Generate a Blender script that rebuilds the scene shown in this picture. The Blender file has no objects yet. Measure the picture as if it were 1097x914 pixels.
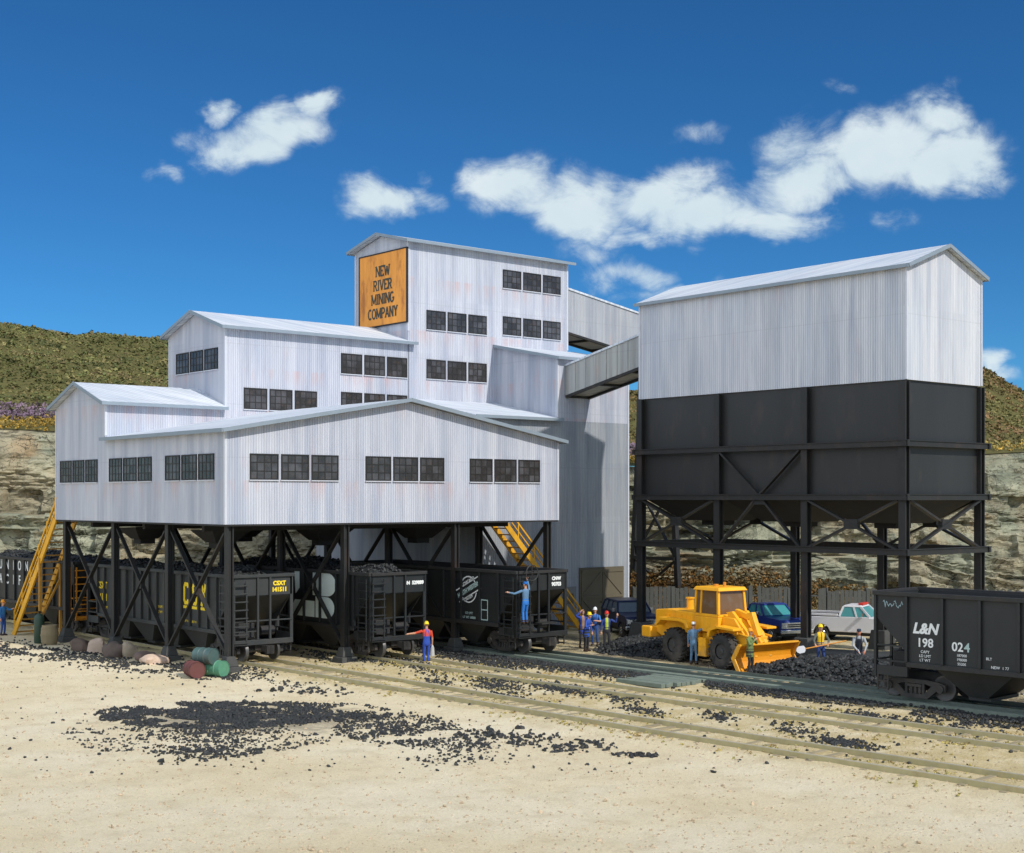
import bpy, bmesh, math, random
import numpy as np
from mathutils import Vector, Matrix, Euler, noise
from mathutils.kdtree import KDTree
R = math.radians
random.seed(7)
sc = bpy.context.scene
C = sc.collection
# ------------------------------------------------------------------ camera
F, YH, CX, A, H = 1500.7, 534.0, 548.5, R(49.84), 7.5
ca, sa = math.cos(A), math.sin(A)
FW = Vector((ca, sa, 0)); RT = Vector((sa, -ca, 0))
def at(px, py, X=None, Y=None, Z=None, D=None):
    l = (px-CX)/F; v = -(py-YH)/F
    d = Vector((ca+sa*l, sa-ca*l, v))
    t = D if D is not None else X/d.x if X is not None else Y/d.y if Y is not None else (Z-H)/d.z
    return Vector((0, 0, H))+d*t
cam = bpy.data.objects.new('camera', bpy.data.cameras.new('camera'))
C.objects.link(cam); sc.camera = cam
cam.location = (0, 0, H); cam.rotation_euler = (R(90), 0, A-R(90))
cam.data.sensor_width = 36; cam.data.sensor_fit = 'HORIZONTAL'
cam.data.lens = 36*F/1097; cam.data.shift_y = (YH-457)/1097
cam.data.clip_start = .5; cam.data.clip_end = 4000
# ------------------------------------------------------------------ materials
def newmat(name):
    m = bpy.data.materials.new(name); m.use_nodes = True
    return m, m.node_tree, m.node_tree.nodes['Principled BSDF']
class G:
    """tiny node-graph helper"""
    def __init__(s, nt): s.nt = nt
    def n(s, t, **kw):
        nd = s.nt.nodes.new(t)
        for k, v in kw.items(): setattr(nd, k, v)
        return nd
    def put(s, sock, v):
        if isinstance(v, bpy.types.NodeSocket): s.nt.links.new(v, sock)
        else: sock.default_value = v
    def math(s, op, a, b=0.0, c=None, clamp=False):
        nd = s.n('ShaderNodeMath', operation=op, use_clamp=clamp); s.put(nd.inputs[0], a); s.put(nd.inputs[1], b)
        if c is not None: s.put(nd.inputs[2], c)
        return nd.outputs[0]
    def mix(s, f, a, b, typ='MIX'):
        nd = s.n('ShaderNodeMix', data_type='RGBA', blend_type=typ)
        s.put(nd.inputs['Factor'], f); s.put(nd.inputs['A'], a); s.put(nd.inputs['B'], b)
        return [o for o in nd.outputs if o.name == 'Result' and o.type == 'RGBA'][0]
    def pos(s): return s.n('ShaderNodeNewGeometry').outputs['Position']
    def mapping(s, vec, scale=(1, 1, 1), loc=(0, 0, 0), rot=(0, 0, 0), typ='POINT'):
        nd = s.n('ShaderNodeMapping', vector_type=typ); s.put(nd.inputs[0], vec)
        nd.inputs['Location'].default_value = loc; nd.inputs['Rotation'].default_value = rot; nd.inputs['Scale'].default_value = scale
        return nd.outputs[0]
    def noise(s, vec, scale, detail=4, rough=.55, dist=0):
        nd = s.n('ShaderNodeTexNoise'); s.put(nd.inputs['Vector'], vec)
        nd.inputs['Scale'].default_value = scale; nd.inputs['Detail'].default_value = detail
        nd.inputs['Roughness'].default_value = rough; nd.inputs['Distortion'].default_value = dist
        return nd.outputs[0]
    def ramp(s, f, pts):
        nd = s.n('ShaderNodeValToRGB'); s.put(nd.inputs[0], f); e = nd.color_ramp.elements
        while len(e) < len(pts): e.new(.5)
        for q, (p, c) in zip(e, pts):
            q.position = p; q.color = c if len(c) == 4 else (*c, 1)
        return nd.outputs[0]
    def step(s, x, a, b):
        nd = s.n('ShaderNodeMapRange', interpolation_type='SMOOTHSTEP'); s.put(nd.inputs[0], x)
        nd.inputs[1].default_value = a; nd.inputs[2].default_value = b
        return nd.outputs[0]
    def sep(s, v):
        nd = s.n('ShaderNodeSeparateXYZ'); s.put(nd.inputs[0], v); return nd.outputs
    def comb(s, x=0., y=0., z=0.):
        nd = s.n('ShaderNodeCombineXYZ'); s.put(nd.inputs[0], x); s.put(nd.inputs[1], y); s.put(nd.inputs[2], z); return nd.outputs[0]
    def bump(s, h, strength=.3, dist=.02, nrm=None):
        nd = s.n('ShaderNodeBump'); s.put(nd.inputs['Height'], h); nd.inputs['Strength'].default_value = strength; nd.inputs['Distance'].default_value = dist
        if nrm is not None: s.put(nd.inputs['Normal'], nrm)
        return nd.outputs[0]
def c4(c): return (*c, 1) if len(c) == 3 else c
def paint(name, col, rough=.6, var=.25, sc_=1.5, metal=0., rust=0., rustcol=(.16, .06, .025), bump=.15, bs=14, streak=False, spec=.4, dust=0., dustcol=(.33, .27, .19)):
    m, nt, b = newmat(name); g = G(nt); p = g.pos()
    q = g.mapping(p, (1, 1, .14)) if streak else p
    n1 = g.noise(q, sc_, 5, .6)
    c = g.mix(n1, c4([x*(1-var) for x in col]), c4([min(1, x*(1+var)) for x in col]))
    if rust > 0:
        n2 = g.noise(g.mapping(p, (1, 1, .35), (3, 7, 1)), 1.3, 6, .65)
        c = g.mix(g.math('MULTIPLY', g.step(n2, .52, .72), rust), c, c4(rustcol))
    if dust > 0:
        z = g.sep(p)[2]
        n3 = g.noise(p, 2.2, 4)
        f = g.math('MULTIPLY', g.math('ADD', g.step(z, 1.7, .1), 0.12), g.math('MULTIPLY', g.step(n3, .3, .7), dust))
        c = g.mix(f, c, c4(dustcol))
    g.put(b.inputs['Base Color'], c); b.inputs['Roughness'].default_value = rough; b.inputs['Metallic'].default_value = metal
    b.inputs['Specular IOR Level'].default_value = spec
    if bump: g.put(b.inputs['Normal'], g.bump(g.noise(p, bs, 4), bump, .02))
    return m
def siding(name, col, pitch=.13, sills=(), rustf=.5, horizontal=False):
    m, nt, b = newmat(name); g = G(nt); p = g.pos(); x, y, z = g.sep(p)
    h = g.math('ADD', x, y)                                  # runs along whichever wall face is shown
    wob = g.math('MULTIPLY', g.noise(g.comb(h, 0., g.math('MULTIPLY', z, .05)), .8, 2), .25)
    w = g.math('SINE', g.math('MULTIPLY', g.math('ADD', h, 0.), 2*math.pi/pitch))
    hs = g.comb(g.math('MULTIPLY', h, 1.6), g.math('MULTIPLY', x, .3), g.math('MULTIPLY', z, .1))
    s1 = g.noise(hs, 1.0, 6, .65)
    s2 = g.noise(g.comb(g.math('MULTIPLY', h, .22), g.math('MULTIPLY', z, .12), 3.), 1., 3)
    s3 = g.noise(g.comb(g.math('MULTIPLY', h, 5.), g.math('MULTIPLY', z, .16), 9.), 1., 4, .7)
    c = g.mix(g.step(s1, .32, .72), c4([v*1.12 for v in col]), c4([col[0]*.68, col[1]*.73, col[2]*.82]))
    c = g.mix(g.math('MULTIPLY', g.step(s2, .42, .7), .35), c, c4((col[0]*.86, col[1]*.95, col[2]*1.04)))
    c = g.mix(g.math('MULTIPLY', g.step(s3, .54, .74), .5), c, c4((col[0]*.55, col[1]*.55, col[2]*.58)))
    # whole sheets differ a little from each other
    cell = g.n('ShaderNodeTexWhiteNoise', noise_dimensions='2D')
    g.put(cell.inputs[0], g.comb(g.math('FLOOR', g.math('DIVIDE', h, 1.13)), g.math('FLOOR', g.math('DIVIDE', z, 3.2)), 0.))
    c = g.mix(1.0, c, g.ramp(cell.outputs[0], [(0, (.93, .93, .94)), (1, (1.0, 1.0, 1.0))]), 'MULTIPLY')
    # horizontal lap joints and their grime line
    lap = g.math('FRACT', g.math('DIVIDE', g.math('ADD', z, .35), 3.2))
    c = g.mix(g.math('MULTIPLY', g.step(lap, .022, .0), .3), c, c4([v*.55 for v in col]))
    c = g.mix(g.math('MULTIPLY', g.step(w, -.1, -.95), .42), c, c4([v*.55 for v in col]))      # valley stripes stand in for rib shading, painted into the colour
    n4 = g.noise(g.comb(g.math('MULTIPLY', h, .9), g.math('MULTIPLY', z, .3), 2.), 1., 4)
    rf = g.math('MULTIPLY', g.step(n4, .6, .74), .34*rustf)
    for sz in sills:                                         # rust that runs down below the window sills
        d = g.math('SUBTRACT', sz, z)
        band = g.math('MULTIPLY', g.step(d, -.02, .1), g.step(d, 1.25, .1))
        st = g.step(g.noise(g.comb(g.math('MULTIPLY', h, 1.1), g.math('MULTIPLY', z, .15), sz), 1., 5, .7), .45, .68)
        rf = g.math('MAXIMUM', rf, g.math('MULTIPLY', g.math('MULTIPLY', band, st), .75*rustf))
    c = g.mix(rf, c, c4((.55, .27, .2)))
    g.put(b.inputs['Base Color'], c)
    b.inputs['Metallic'].default_value = .15
    g.put(b.inputs['Roughness'], g.math('ADD', .5, g.math('MULTIPLY', s1, .2)))
    nb = g.bump(w, .6, .016)
    g.put(b.inputs['Normal'], g.bump(g.noise(g.comb(g.math('MULTIPLY', h, .9), 0., g.math('MULTIPLY', z, .5)), 1.3, 3), .25, .08, nb))
    return m
SIL = (8.33, 12.22, 14.45, 17.34, 20.42)
M = {}
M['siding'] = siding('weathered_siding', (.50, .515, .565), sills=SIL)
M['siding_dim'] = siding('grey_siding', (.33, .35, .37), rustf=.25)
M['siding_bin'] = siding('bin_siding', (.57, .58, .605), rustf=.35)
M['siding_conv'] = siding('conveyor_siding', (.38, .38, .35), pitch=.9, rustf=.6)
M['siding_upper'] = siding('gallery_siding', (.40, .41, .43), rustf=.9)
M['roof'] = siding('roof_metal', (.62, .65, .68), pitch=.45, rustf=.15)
M['trim'] = paint('roof_trim', (.23, .28, .325), .5, .15, 2, .2)
M['corner'] = paint('corner_trim', (.52, .54, .59), .5, .12, 2, .15)
M['steel'] = paint('dark_steel', (.0145, .0155, .0155), .55, .3, 2, 0, .4, (.06, .03, .02), dust=.2, dustcol=(.12, .1, .08))
M['binsteel'] = paint('bin_steel', (.0185, .0195, .0195), .5, .5, .55, 0, .5, (.05, .038, .03), streak=True, spec=.45)
M['binleg'] = paint('bin_leg_steel', (.0155, .0165, .0165), .55, .25, 2, 0, .4, (.07, .042, .03), dust=.15, dustcol=(.12, .1, .08))
M['concrete'] = paint('sooty_concrete', (.055, .056, .052), .85, .4, 3, bump=.5)
M['floor'] = paint('underfloor', (.02, .02, .02), .8, .3)
M['frame'] = paint('window_frame', (.014, .0135, .013), .6, .25, 3)
M['brown_door'] = paint('brown_door', (.10, .085, .055), .7, .25, 1.2, streak=True, bump=.3)
M['grey_door'] = paint('grey_door', (.15, .155, .155), .6, .15, 2)
M['yellow'] = paint('stair_yellow', (.70, .36, .02), .5, .2, 4, 0, .35, (.20, .10, .02))
M['tread'] = paint('stair_tread', (.42, .21, .03), .6, .35, 4, 0, .6, (.12, .06, .02))
M['carblack'] = paint('car_black', (.0145, .0168, .0178), .5, .35, 1.5, 0, .12, (.04, .036, .032), spec=.45, dust=.08, dustcol=(.11, .10, .085))
M['cargrey'] = paint('car_grey', (.033, .036, .036), .55, .3, 1.5, 0, .2, (.055, .048, .04), streak=True, dust=.15, dustcol=(.11, .10, .085))
M['truckblack'] = paint('truck_black', (.022, .022, .022), .6, .4, 4, 0, .3, (.05, .035, .026), dust=.35, dustcol=(.12, .10, .08))
M['wheelsteel'] = paint('wheel_steel', (.085, .083, .08), .45, .3, 4, .4)
M['orange'] = paint('orange_paint', (.55, .22, .02), .5, .2, 3)
M['decalyellow'] = paint('yellow_lettering', (.80, .58, .02), .6, .12, 5, bump=0)
M['decalwhite'] = paint('white_lettering', (.72, .74, .73), .6, .15, 5, bump=0)
M['decalpale'] = paint('pale_lettering', (.38, .50, .48), .6, .15, 5, bump=0)
M['chalk'] = paint('chalk_marks', (.30, .42, .45), .8, .2, 5, bump=0)
M['bnwhite'] = paint('logo_white', (.62, .72, .70), .6, .15, 2, bump=0)
M['loader'] = paint('loader_yellow', (.86, .40, .012), .42, .12, 1.6, 0, .4, (.42, .20, .03), dust=.7, dustcol=(.26, .18, .09))
M['blade'] = paint('blade_orange', (.70, .27, .01), .45, .2, 2.5, 0, .35, (.30, .12, .02))
M['rubber'] = paint('rubber', (.022, .022, .021), .85, .3, 6, bump=.4, dust=.5, dustcol=(.14, .12, .1))
M['rimgrey'] = paint('rim_grey', (.05, .05, .048), .5, .3, 6)
M['blackpart'] = paint('black_parts', (.015, .015, .015), .5, .3)
M['chrome'] = paint('chrome', (.55, .56, .56), .25, .15, 8, .9)
M['bluepaint'] = paint('blue_paint', (.015, .035, .20), .3, .12, 1)
M['navypaint'] = paint('navy_paint', (.012, .018, .055), .35, .15, 1)
M['whitepaint'] = paint('white_paint', (.66, .66, .68), .4, .08, 2)
M['redpart'] = paint('red_plastic', (.55, .03, .02), .4, .1)
M['darkpaint'] = paint('charcoal_paint', (.022, .023, .027), .45, .2)
M['signwood'] = paint('sign_orange', (.80, .31, .055), .7, .35, 2.6, 0, .85, (.38, .13, .035), streak=True)
M['signink'] = paint('sign_lettering', (.045, .055, .045), .7, .2, 5, bump=0)
M['fence'] = paint('weathered_boards', (.075, .08, .076), .85, .35, 4, streak=True, bump=.5)
M['rail'] = paint('rail_olive', (.40, .345, .18), .6, .25, 3, 0, .3, (.30, .18, .07))
M['railtop'] = paint('rail_top', (.55, .51, .40), .4, .15, 3, .4)
M['raildark'] = paint('rail_dark', (.10, .12, .10), .55, .3, 3, .2)
M['sleeper'] = paint('sleeper_wood', (.27, .225, .14), .9, .5, 2, bump=.5)
M['plank'] = paint('crossing_planks', (.14, .17, .14), .85, .3, 3, bump=.5)
M['drumteal'] = paint('drum_teal', (.055, .10, .095), .5, .3, 4, 0, .5, (.10, .06, .04))
M['drumgreen'] = paint('drum_green', (.085, .25, .155), .5, .2, 4, 0, .35, (.12, .1, .05))
M['drumred'] = paint('drum_red', (.12, .04, .035), .55, .25, 4, 0, .6, (.10, .04, .03))
M['barrelwood'] = paint('barrel_wood', (.24, .19, .11), .85, .3, 5, streak=True, bump=.4)
M['gas'] = paint('cylinder_green', (.025, .055, .035), .5, .3, 3)
for i, c in enumerate([(.12, .085, .065), (.50, .38, .29), (.12, .09, .075), (.33, .27, .2), (.17, .12, .10), (.50, .37, .28)]):
    M['rock%d' % i] = paint('boulder_%d' % i, c, .9, .35, 3, bump=.6, bs=9)
def glass(name, col, rough=.12, blot=0.):
    m, nt, b = newmat(name); g = G(nt); p = g.pos(); x, y, z = g.sep(p)
    hv = g.comb(g.math('MULTIPLY', g.math('ADD', x, y), 2.4), g.math('MULTIPLY', z, 2.8), 0.)
    v = g.n('ShaderNodeTexVoronoi', feature='F1'); g.put(v.inputs['Vector'], hv); v.inputs['Scale'].default_value = 1.0
    n = g.noise(g.mapping(p, (1, 1, 1)), 1.7, 4)
    f = g.math('MULTIPLY', g.step(n, .5, .68), blot)
    g.put(b.inputs['Base Color'], g.mix(f, c4(col), c4((.20, .19, .18)))); b.inputs['Roughness'].default_value = rough
    b.inputs['Specular IOR Level'].default_value = .35
    g.put(b.inputs['Normal'], g.bump(g.noise(p, 2.5, 2), .12, .05))
    return m
m_, nt, b = newmat('painted_reflection_pane'); g = G(nt); tc = g.n('ShaderNodeTexCoord'); ox, oy, oz = g.sep(tc.outputs['Object']); inf = g.n('ShaderNodeObjectInfo')
ha = g.math('MAXIMUM', ox, oy); wn = g.n('ShaderNodeTexWhiteNoise', noise_dimensions='3D')
g.put(wn.inputs['Vector'], g.comb(g.math('FLOOR', g.math('MULTIPLY', ha, 4/1.42)), g.math('FLOOR', g.math('MULTIPLY', oz, 3/1.14)), g.math('MULTIPLY', inf.outputs['Random'], 97.)))
pn = g.noise(g.pos(), 1.1, 3)
f_ = g.math('MULTIPLY', g.step(g.math('ADD', g.math('MULTIPLY', wn.outputs[0], .28), g.math('MULTIPLY', pn, .85)), .42, .86), 1.)
c_ = g.mix(f_, (.030, .028, .027, 1), (.085, .085, .092, 1)); c_ = g.mix(g.math('MULTIPLY', g.step(g.noise(g.pos(), 2.7, 3), .55, .7), .4), c_, (.09, .062, .05, 1))  # lighter bluish pane areas: reflections painted into the base colour
g.put(b.inputs['Base Color'], c_); b.inputs['Roughness'].default_value = .22; b.inputs['Specular IOR Level'].default_value = .45
g.put(b.inputs['Normal'], g.bump(g.noise(g.pos(), 2.2, 2), .25, .05)); M['pane'] = m_
M['carglass'] = glass('tinted_glass', (.10, .13, .16), .12, .1)
M['tealglass'] = glass('teal_glass', (.05, .26, .27), .12, .1)
M['cabglass'] = glass('cab_glass', (.15, .085, .04), .15, .3)
M['lamp'] = glass('lamp_lens', (.5, .5, .46), .15)
def coalmat(name, col, rough=.45):
    m, nt, b = newmat(name); g = G(nt); p = g.pos()
    n = g.noise(p, 9, 3)
    g.put(b.inputs['Base Color'], g.mix(n, c4([v*.5 for v in col]), c4([v*1.7 for v in col])))
    b.inputs['Roughness'].default_value = rough; b.inputs['Specular IOR Level'].default_value = .35
    g.put(b.inputs['Normal'], g.bump(g.noise(p, 11, 4), .7, .05))
    return m
M['coal'] = coalmat('coal', (.023, .0245, .0245), .55)
M['coalfine'] = coalmat('coal_fines', (.024, .025, .026), .75)
# ------------------------------------------------------------------ mesh builder
class MB:
    def __init__(s): s.v = []; s.f = []; s.m = []; s.mi = 0
    def add(s, vs, fs):
        o = len(s.v); s.v += [tuple(q) for q in vs]; s.f += [tuple(i+o for i in f) for f in fs]; s.m += [s.mi]*len(fs); return s
    def box(s, x0, x1, y0, y1, z0, z1):
        if x0 > x1: x0, x1 = x1, x0
        if y0 > y1: y0, y1 = y1, y0
        if z0 > z1: z0, z1 = z1, z0
        return s.add([(x0, y0, z0), (x1, y0, z0), (x1, y1, z0), (x0, y1, z0), (x0, y0, z1), (x1, y0, z1), (x1, y1, z1), (x0, y1, z1)],
                     [(0, 3, 2, 1), (4, 5, 6, 7), (0, 1, 5, 4), (1, 2, 6, 5), (2, 3, 7, 6), (3, 0, 4, 7)])
    def hexa(s, lo, hi):
        """lo, hi: four points each, counter-clockwise seen from above"""
        return s.add(list(lo)+list(hi), [(0, 3, 2, 1), (4, 5, 6, 7), (0, 1, 5, 4), (1, 2, 6, 5), (2, 3, 7, 6), (3, 0, 4, 7)])
    def bar(s, p, q, w, h, up=(0, 0, 1)):
        p, q = Vector(p), Vector(q); d = (q-p).normalized(); up = Vector(up)
        if abs(d.dot(up)) > .98: up = Vector((0, 1, 0)) if abs(d.y) < .9 else Vector((1, 0, 0))
        a = d.cross(up).normalized()*w/2; b = a.cross(d).normalized()*h/2
        vs = [p-a-b, p+a-b, p+a+b, p-a+b, q-a-b, q+a-b, q+a+b, q-a+b]
        return s.add(vs, [(0, 3, 2, 1), (4, 5, 6, 7), (0, 1, 5, 4), (1, 2, 6, 5), (2, 3, 7, 6), (3, 0, 4, 7)][::1])
    def tube(s, p, q, r, n=10, r2=None, caps=True):
        p, q = Vector(p), Vector(q); r2 = r if r2 is None else r2; d = (q-p).normalized()
        a = d.orthogonal().normalized(); b = d.cross(a); vs = []; fs = []
        for c, rr in ((p, r), (q, r2)):
            for i in range(n):
                t = 2*math.pi*i/n; vs.append(c+(a*math.cos(t)+b*math.sin(t))*rr)
        for i in range(n): j = (i+1) % n; fs.append((i, j, n+j, n+i))
        if caps: fs += [tuple(range(n-1, -1, -1)), tuple(range(n, 2*n))]
        return s.add(vs, fs)
    def prism(s, poly, axis, a, b):
        """poly: 2D points; axis x -> (y,z), y -> (x,z), z -> (x,y)"""
        k = len(poly)
        mk = {'x': lambda u, v, t: (t, u, v), 'y': lambda u, v, t: (u, t, v), 'z': lambda u, v, t: (u, v, t)}[axis]
        vs = [mk(u, v, a) for u, v in poly]+[mk(u, v, b) for u, v in poly]
        fs = [tuple(range(k-1, -1, -1)), tuple(range(k, 2*k))]+[(i, (i+1) % k, k+(i+1) % k, k+i) for i in range(k)]
        return s.add(vs, fs)
    def slab(s, quad, t):
        """quad: 3-D polygon; thickness t straight down"""
        k = len(quad); q = [Vector(v) for v in quad]
        vs = q+[v-Vector((0, 0, t)) for v in q]
        fs = [tuple(range(k)), tuple(range(2*k-1, k-1, -1))]+[(i, k+i, k+(i+1) % k, (i+1) % k) for i in range(k)]
        return s.add(vs, fs)
    def lathe(s, prof, o=(0, 0, 0), ax=(0, 0, 1), n=20, caps=True):
        o = Vector(o); ax = Vector(ax).normalized(); a = ax.orthogonal().normalized(); b = ax.cross(a); vs = []; fs = []
        for r, h in prof:
            for i in range(n):
                t = 2*math.pi*i/n; vs.append(o+ax*h+(a*math.cos(t)+b*math.sin(t))*r)
        for k in range(len(prof)-1):
            for i in range(n): j = (i+1) % n; fs.append((k*n+i, k*n+j, (k+1)*n+j, (k+1)*n+i))
        if caps: fs += [tuple(range(n-1, -1, -1)), tuple((len(prof)-1)*n+i for i in range(n))]
        return s.add(vs, fs)
    def build(s, name, mats, parent=None, base=None, smooth=False, bevel=0, fix=True, autosmooth=None):
        """vertices are in the thing's own frame, or in world coordinates when base (the thing's location) is given"""
        me = bpy.data.meshes.new(name)
        v = s.v
        if base is not None: v = [(a-base[0], b-base[1], c-base[2]) for a, b, c in v]
        me.from_pydata(v, [], s.f)
        mats = mats if isinstance(mats, (list, tuple)) else [mats]
        for m in mats: me.materials.append(m)
        me.polygons.foreach_set('material_index', s.m)
        if fix:
            bm = bmesh.new(); bm.from_mesh(me); bmesh.ops.recalc_face_normals(bm, faces=bm.faces); bm.to_mesh(me); bm.free()
        if smooth: me.polygons.foreach_set('use_smooth', [True]*len(me.polygons))
        if autosmooth:
            me.polygons.foreach_set('use_smooth', [True]*len(me.polygons))
            me.set_sharp_from_angle(angle=R(autosmooth))
        o = bpy.data.objects.new(name, me); C.objects.link(o)
        if parent is not None: o.parent = parent
        elif base is not None: o.location = base
        if bevel:
            bv = o.modifiers.new('bevel', 'BEVEL'); bv.width = bevel; bv.segments = 2; bv.limit_method = 'ANGLE'; bv.angle_limit = R(40)
        return o
def tag(o, label=None, cat=None, group=None, kind=None):
    for k, v in (('label', label), ('category', cat), ('group', group), ('kind', kind)):
        if v: o[k] = v
    return o
def thing(name, label, cat, loc=(0, 0, 0), rz=0, group=None):
    o = bpy.data.objects.new(name, None); C.objects.link(o); o.empty_display_size = .3
    o.location = loc; o.rotation_euler = (0, 0, rz)
    return tag(o, label, cat, group)
def copy_tree(o, parent=None):
    c = o.copy(); C.objects.link(c)
    if parent is not None: c.parent = parent
    for ch in list(o.children): copy_tree(ch, c)
    return c
def text_geo(txt, size, bold=0., shear=0., xs=1., extrude=.004):
    cu = bpy.data.curves.new('t', 'FONT'); cu.body = txt; cu.size = size; cu.align_x = 'CENTER'; cu.align_y = 'CENTER'
    cu.offset = bold; cu.shear = shear; cu.extrude = extrude; cu.resolution_u = 3
    o = bpy.data.objects.new('t', cu); C.objects.link(o)
    bpy.context.view_layer.update()
    me = bpy.data.meshes.new_from_object(o.evaluated_get(bpy.context.evaluated_depsgraph_get()))
    vs = [(v.co.x*xs, v.co.y, v.co.z) for v in me.vertices]; fs = [tuple(p.vertices) for p in me.polygons]
    bpy.data.objects.remove(o); bpy.data.curves.remove(cu); bpy.data.meshes.remove(me)
    return vs, fs
def lettering(mb, txt, o, right, up, size, **kw):
    vs, fs = text_geo(txt, size, **kw); o, r, u = Vector(o), Vector(right), Vector(up); n = r.cross(u)
    return mb.add([o+r*x+u*y+n*z for x, y, z in vs], fs)
def stroke(mb, pts, o, right, up, w, t=.012, lift=0., closed=False):
    """flat ribbon along 2D points, mitred so that nothing overlaps"""
    o, r, u = Vector(o), Vector(right), Vector(up); n = r.cross(u); k = len(pts); P2 = [Vector((x, y)) for x, y in pts]
    L, Rr = [], []
    for i in range(k):
        a = P2[i-1] if (i > 0 or closed) else None; b = P2[(i+1) % k] if (i < k-1 or closed) else None
        d1 = (P2[i]-a).normalized() if a is not None else (b-P2[i]).normalized()
        d2 = (b-P2[i]).normalized() if b is not None else d1
        n1 = Vector((-d1.y, d1.x)); n2 = Vector((-d2.y, d2.x)); mt = (n1+n2)
        mt = mt.normalized() if mt.length > .2 else n1
        s = min(2.2, 1/max(.3, mt.dot(n1)))
        L.append(P2[i]+mt*s*w/2); Rr.append(P2[i]-mt*s*w/2)
    vs = []
    for z in (lift, lift+t):
        for q in L+Rr: vs.append(o+r*q.x+u*q.y+n*z)
    m = 2*k; fs = []
    for i in range(k if closed else k-1):
        j = (i+1) % k
        fs += [(m+i, m+j, m+k+j, m+k+i), (i, k+i, k+j, j), (i, j, m+j, m+i), (k+i, m+k+i, m+k+j, k+j)]
    if not closed: fs += [(0, m, m+k, k), (k-1, 2*k-1, m+2*k-1, m+k-1)]
    return mb.add(vs, fs)
# ------------------------------------------------------------------ light and sky
SUN_EL, SUN_DIR = R(42), Vector((.16, -.985, 0)).normalized()      # horizontal direction towards the sun
sun = bpy.data.objects.new('sun', bpy.data.lights.new('sun', 'SUN')); C.objects.link(sun)
sun.data.energy = 3.6; sun.data.angle = R(1.0); sun.data.color = (1, .95, .88)
sv = (SUN_DIR*math.cos(SUN_EL)+Vector((0, 0, math.sin(SUN_EL))))
sun.rotation_euler = (-sv).to_track_quat('-Z', 'Y').to_euler()
W = bpy.data.worlds.new('World'); sc.world = W; W.use_nodes = True
g = G(W.node_tree); bgn = W.node_tree.nodes['Background']
sky = g.n('ShaderNodeTexSky', sky_type='NISHITA', sun_disc=False, sun_elevation=SUN_EL,
          sun_rotation=math.atan2(SUN_DIR.x, SUN_DIR.y), altitude=1500, air_density=.8, dust_density=0.1, ozone_density=5)
hsv = g.n('ShaderNodeHueSaturation'); hsv.inputs['Saturation'].default_value = 1.12; g.put(hsv.inputs['Color'], sky.outputs[0])
d = g.n('ShaderNodeTexCoord').outputs['Generated']
def dot(v): 
    nd = g.n('ShaderNodeVectorMath', operation='DOT_PRODUCT'); g.put(nd.inputs[0], d); nd.inputs[1].default_value = v; return nd.outputs['Value']
w_ = dot(FW); u_ = dot(RT); z_ = dot((0, 0, 1))
wc = g.math('MAXIMUM', w_, .05)
pv = g.comb(g.math('DIVIDE', u_, wc), g.math('DIVIDE', z_, wc), 0.)
warp = g.n('ShaderNodeTexNoise'); g.put(warp.inputs['Vector'], pv); warp.inputs['Scale'].default_value = 22; warp.inputs['Detail'].default_value = 6
wv = g.n('ShaderNodeVectorMath', operation='MULTIPLY_ADD'); g.put(wv.inputs[0], warp.outputs['Color']); wv.inputs[1].default_value = (.075, .045, 0); 
sub = g.n('ShaderNodeVectorMath', operation='SUBTRACT'); g.put(sub.inputs[0], pv); sub.inputs[1].default_value = (.0375, .0225, 0)
g.put(wv.inputs[2], sub.outputs[0]); pw = wv.outputs[0]
CL = [(300, 140, 78, 30, 14, 1.05), (255, 158, 68, 34, 4, 1.05), (345, 121, 40, 24, 22, 1.0), (236, 118, 24, 22, 30, .75), (172, 188, 22, 18, 0, .5),
      (405, 212, 52, 28, 6, 1.0), (440, 205, 34, 22, -10, .6), (545, 200, 66, 38, 8, 1.1), (620, 222, 95, 42, -6, 1.15), (700, 212, 95, 42, 8, 1.15), (760, 226, 95, 34, 4, 1.15), (830, 236, 75, 28, -4, .95),
      (870, 195, 95, 34, 18, 1.1), (945, 160, 85, 52, 14, 1.2), (1010, 172, 85, 42, 6, 1.15), (1000, 128, 56, 40, -10, 1.0), (860, 150, 60, 34, 30, .55), (745, 138, 36, 18, 5, .4),
      (665, 292, 60, 24, -8, .6), (720, 312, 60, 16, 6, .7), (630, 268, 60, 24, 10, .5), (1008, 96, 44, 18, 0, .4), (905, 92, 34, 14, 0, .3), (960, 236, 34, 18, 0, .4), (1060, 392, 24, 22, 40, .8), (1072, 404, 30, 12, 0, .5), (450, 188, 22, 16, 40, .4),
      (670, 250, 44, 18, 10, .7)]
fld = None
for px, py, rx, ry, rot, amp in CL:
    mp = g.mapping(pw, (rx/F, ry/F, 1), ((px-CX)/F, (YH-py)/F, 0), (0, 0, R(rot)), 'TEXTURE')
    ln = g.n('ShaderNodeVectorMath', operation='LENGTH'); g.put(ln.inputs[0], mp)
    v = g.math('MULTIPLY', g.step(ln.outputs['Value'], 1.25, .0), amp)
    fld = v if fld is None else g.math('MAXIMUM', fld, v)
fb = g.noise(g.mapping(pv, (1, 1.6, 1)), 19, 12, .66, .5)
fld = g.math('ADD', fld, g.math('MULTIPLY', g.math('MULTIPLY', g.math('SUBTRACT', fb, .5), 1.8), g.math('MULTIPLY', fld, 3., clamp=True)))
front = g.math('MULTIPLY', g.step(fld, .08, 1.0), g.step(w_, .05, .2))
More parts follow.
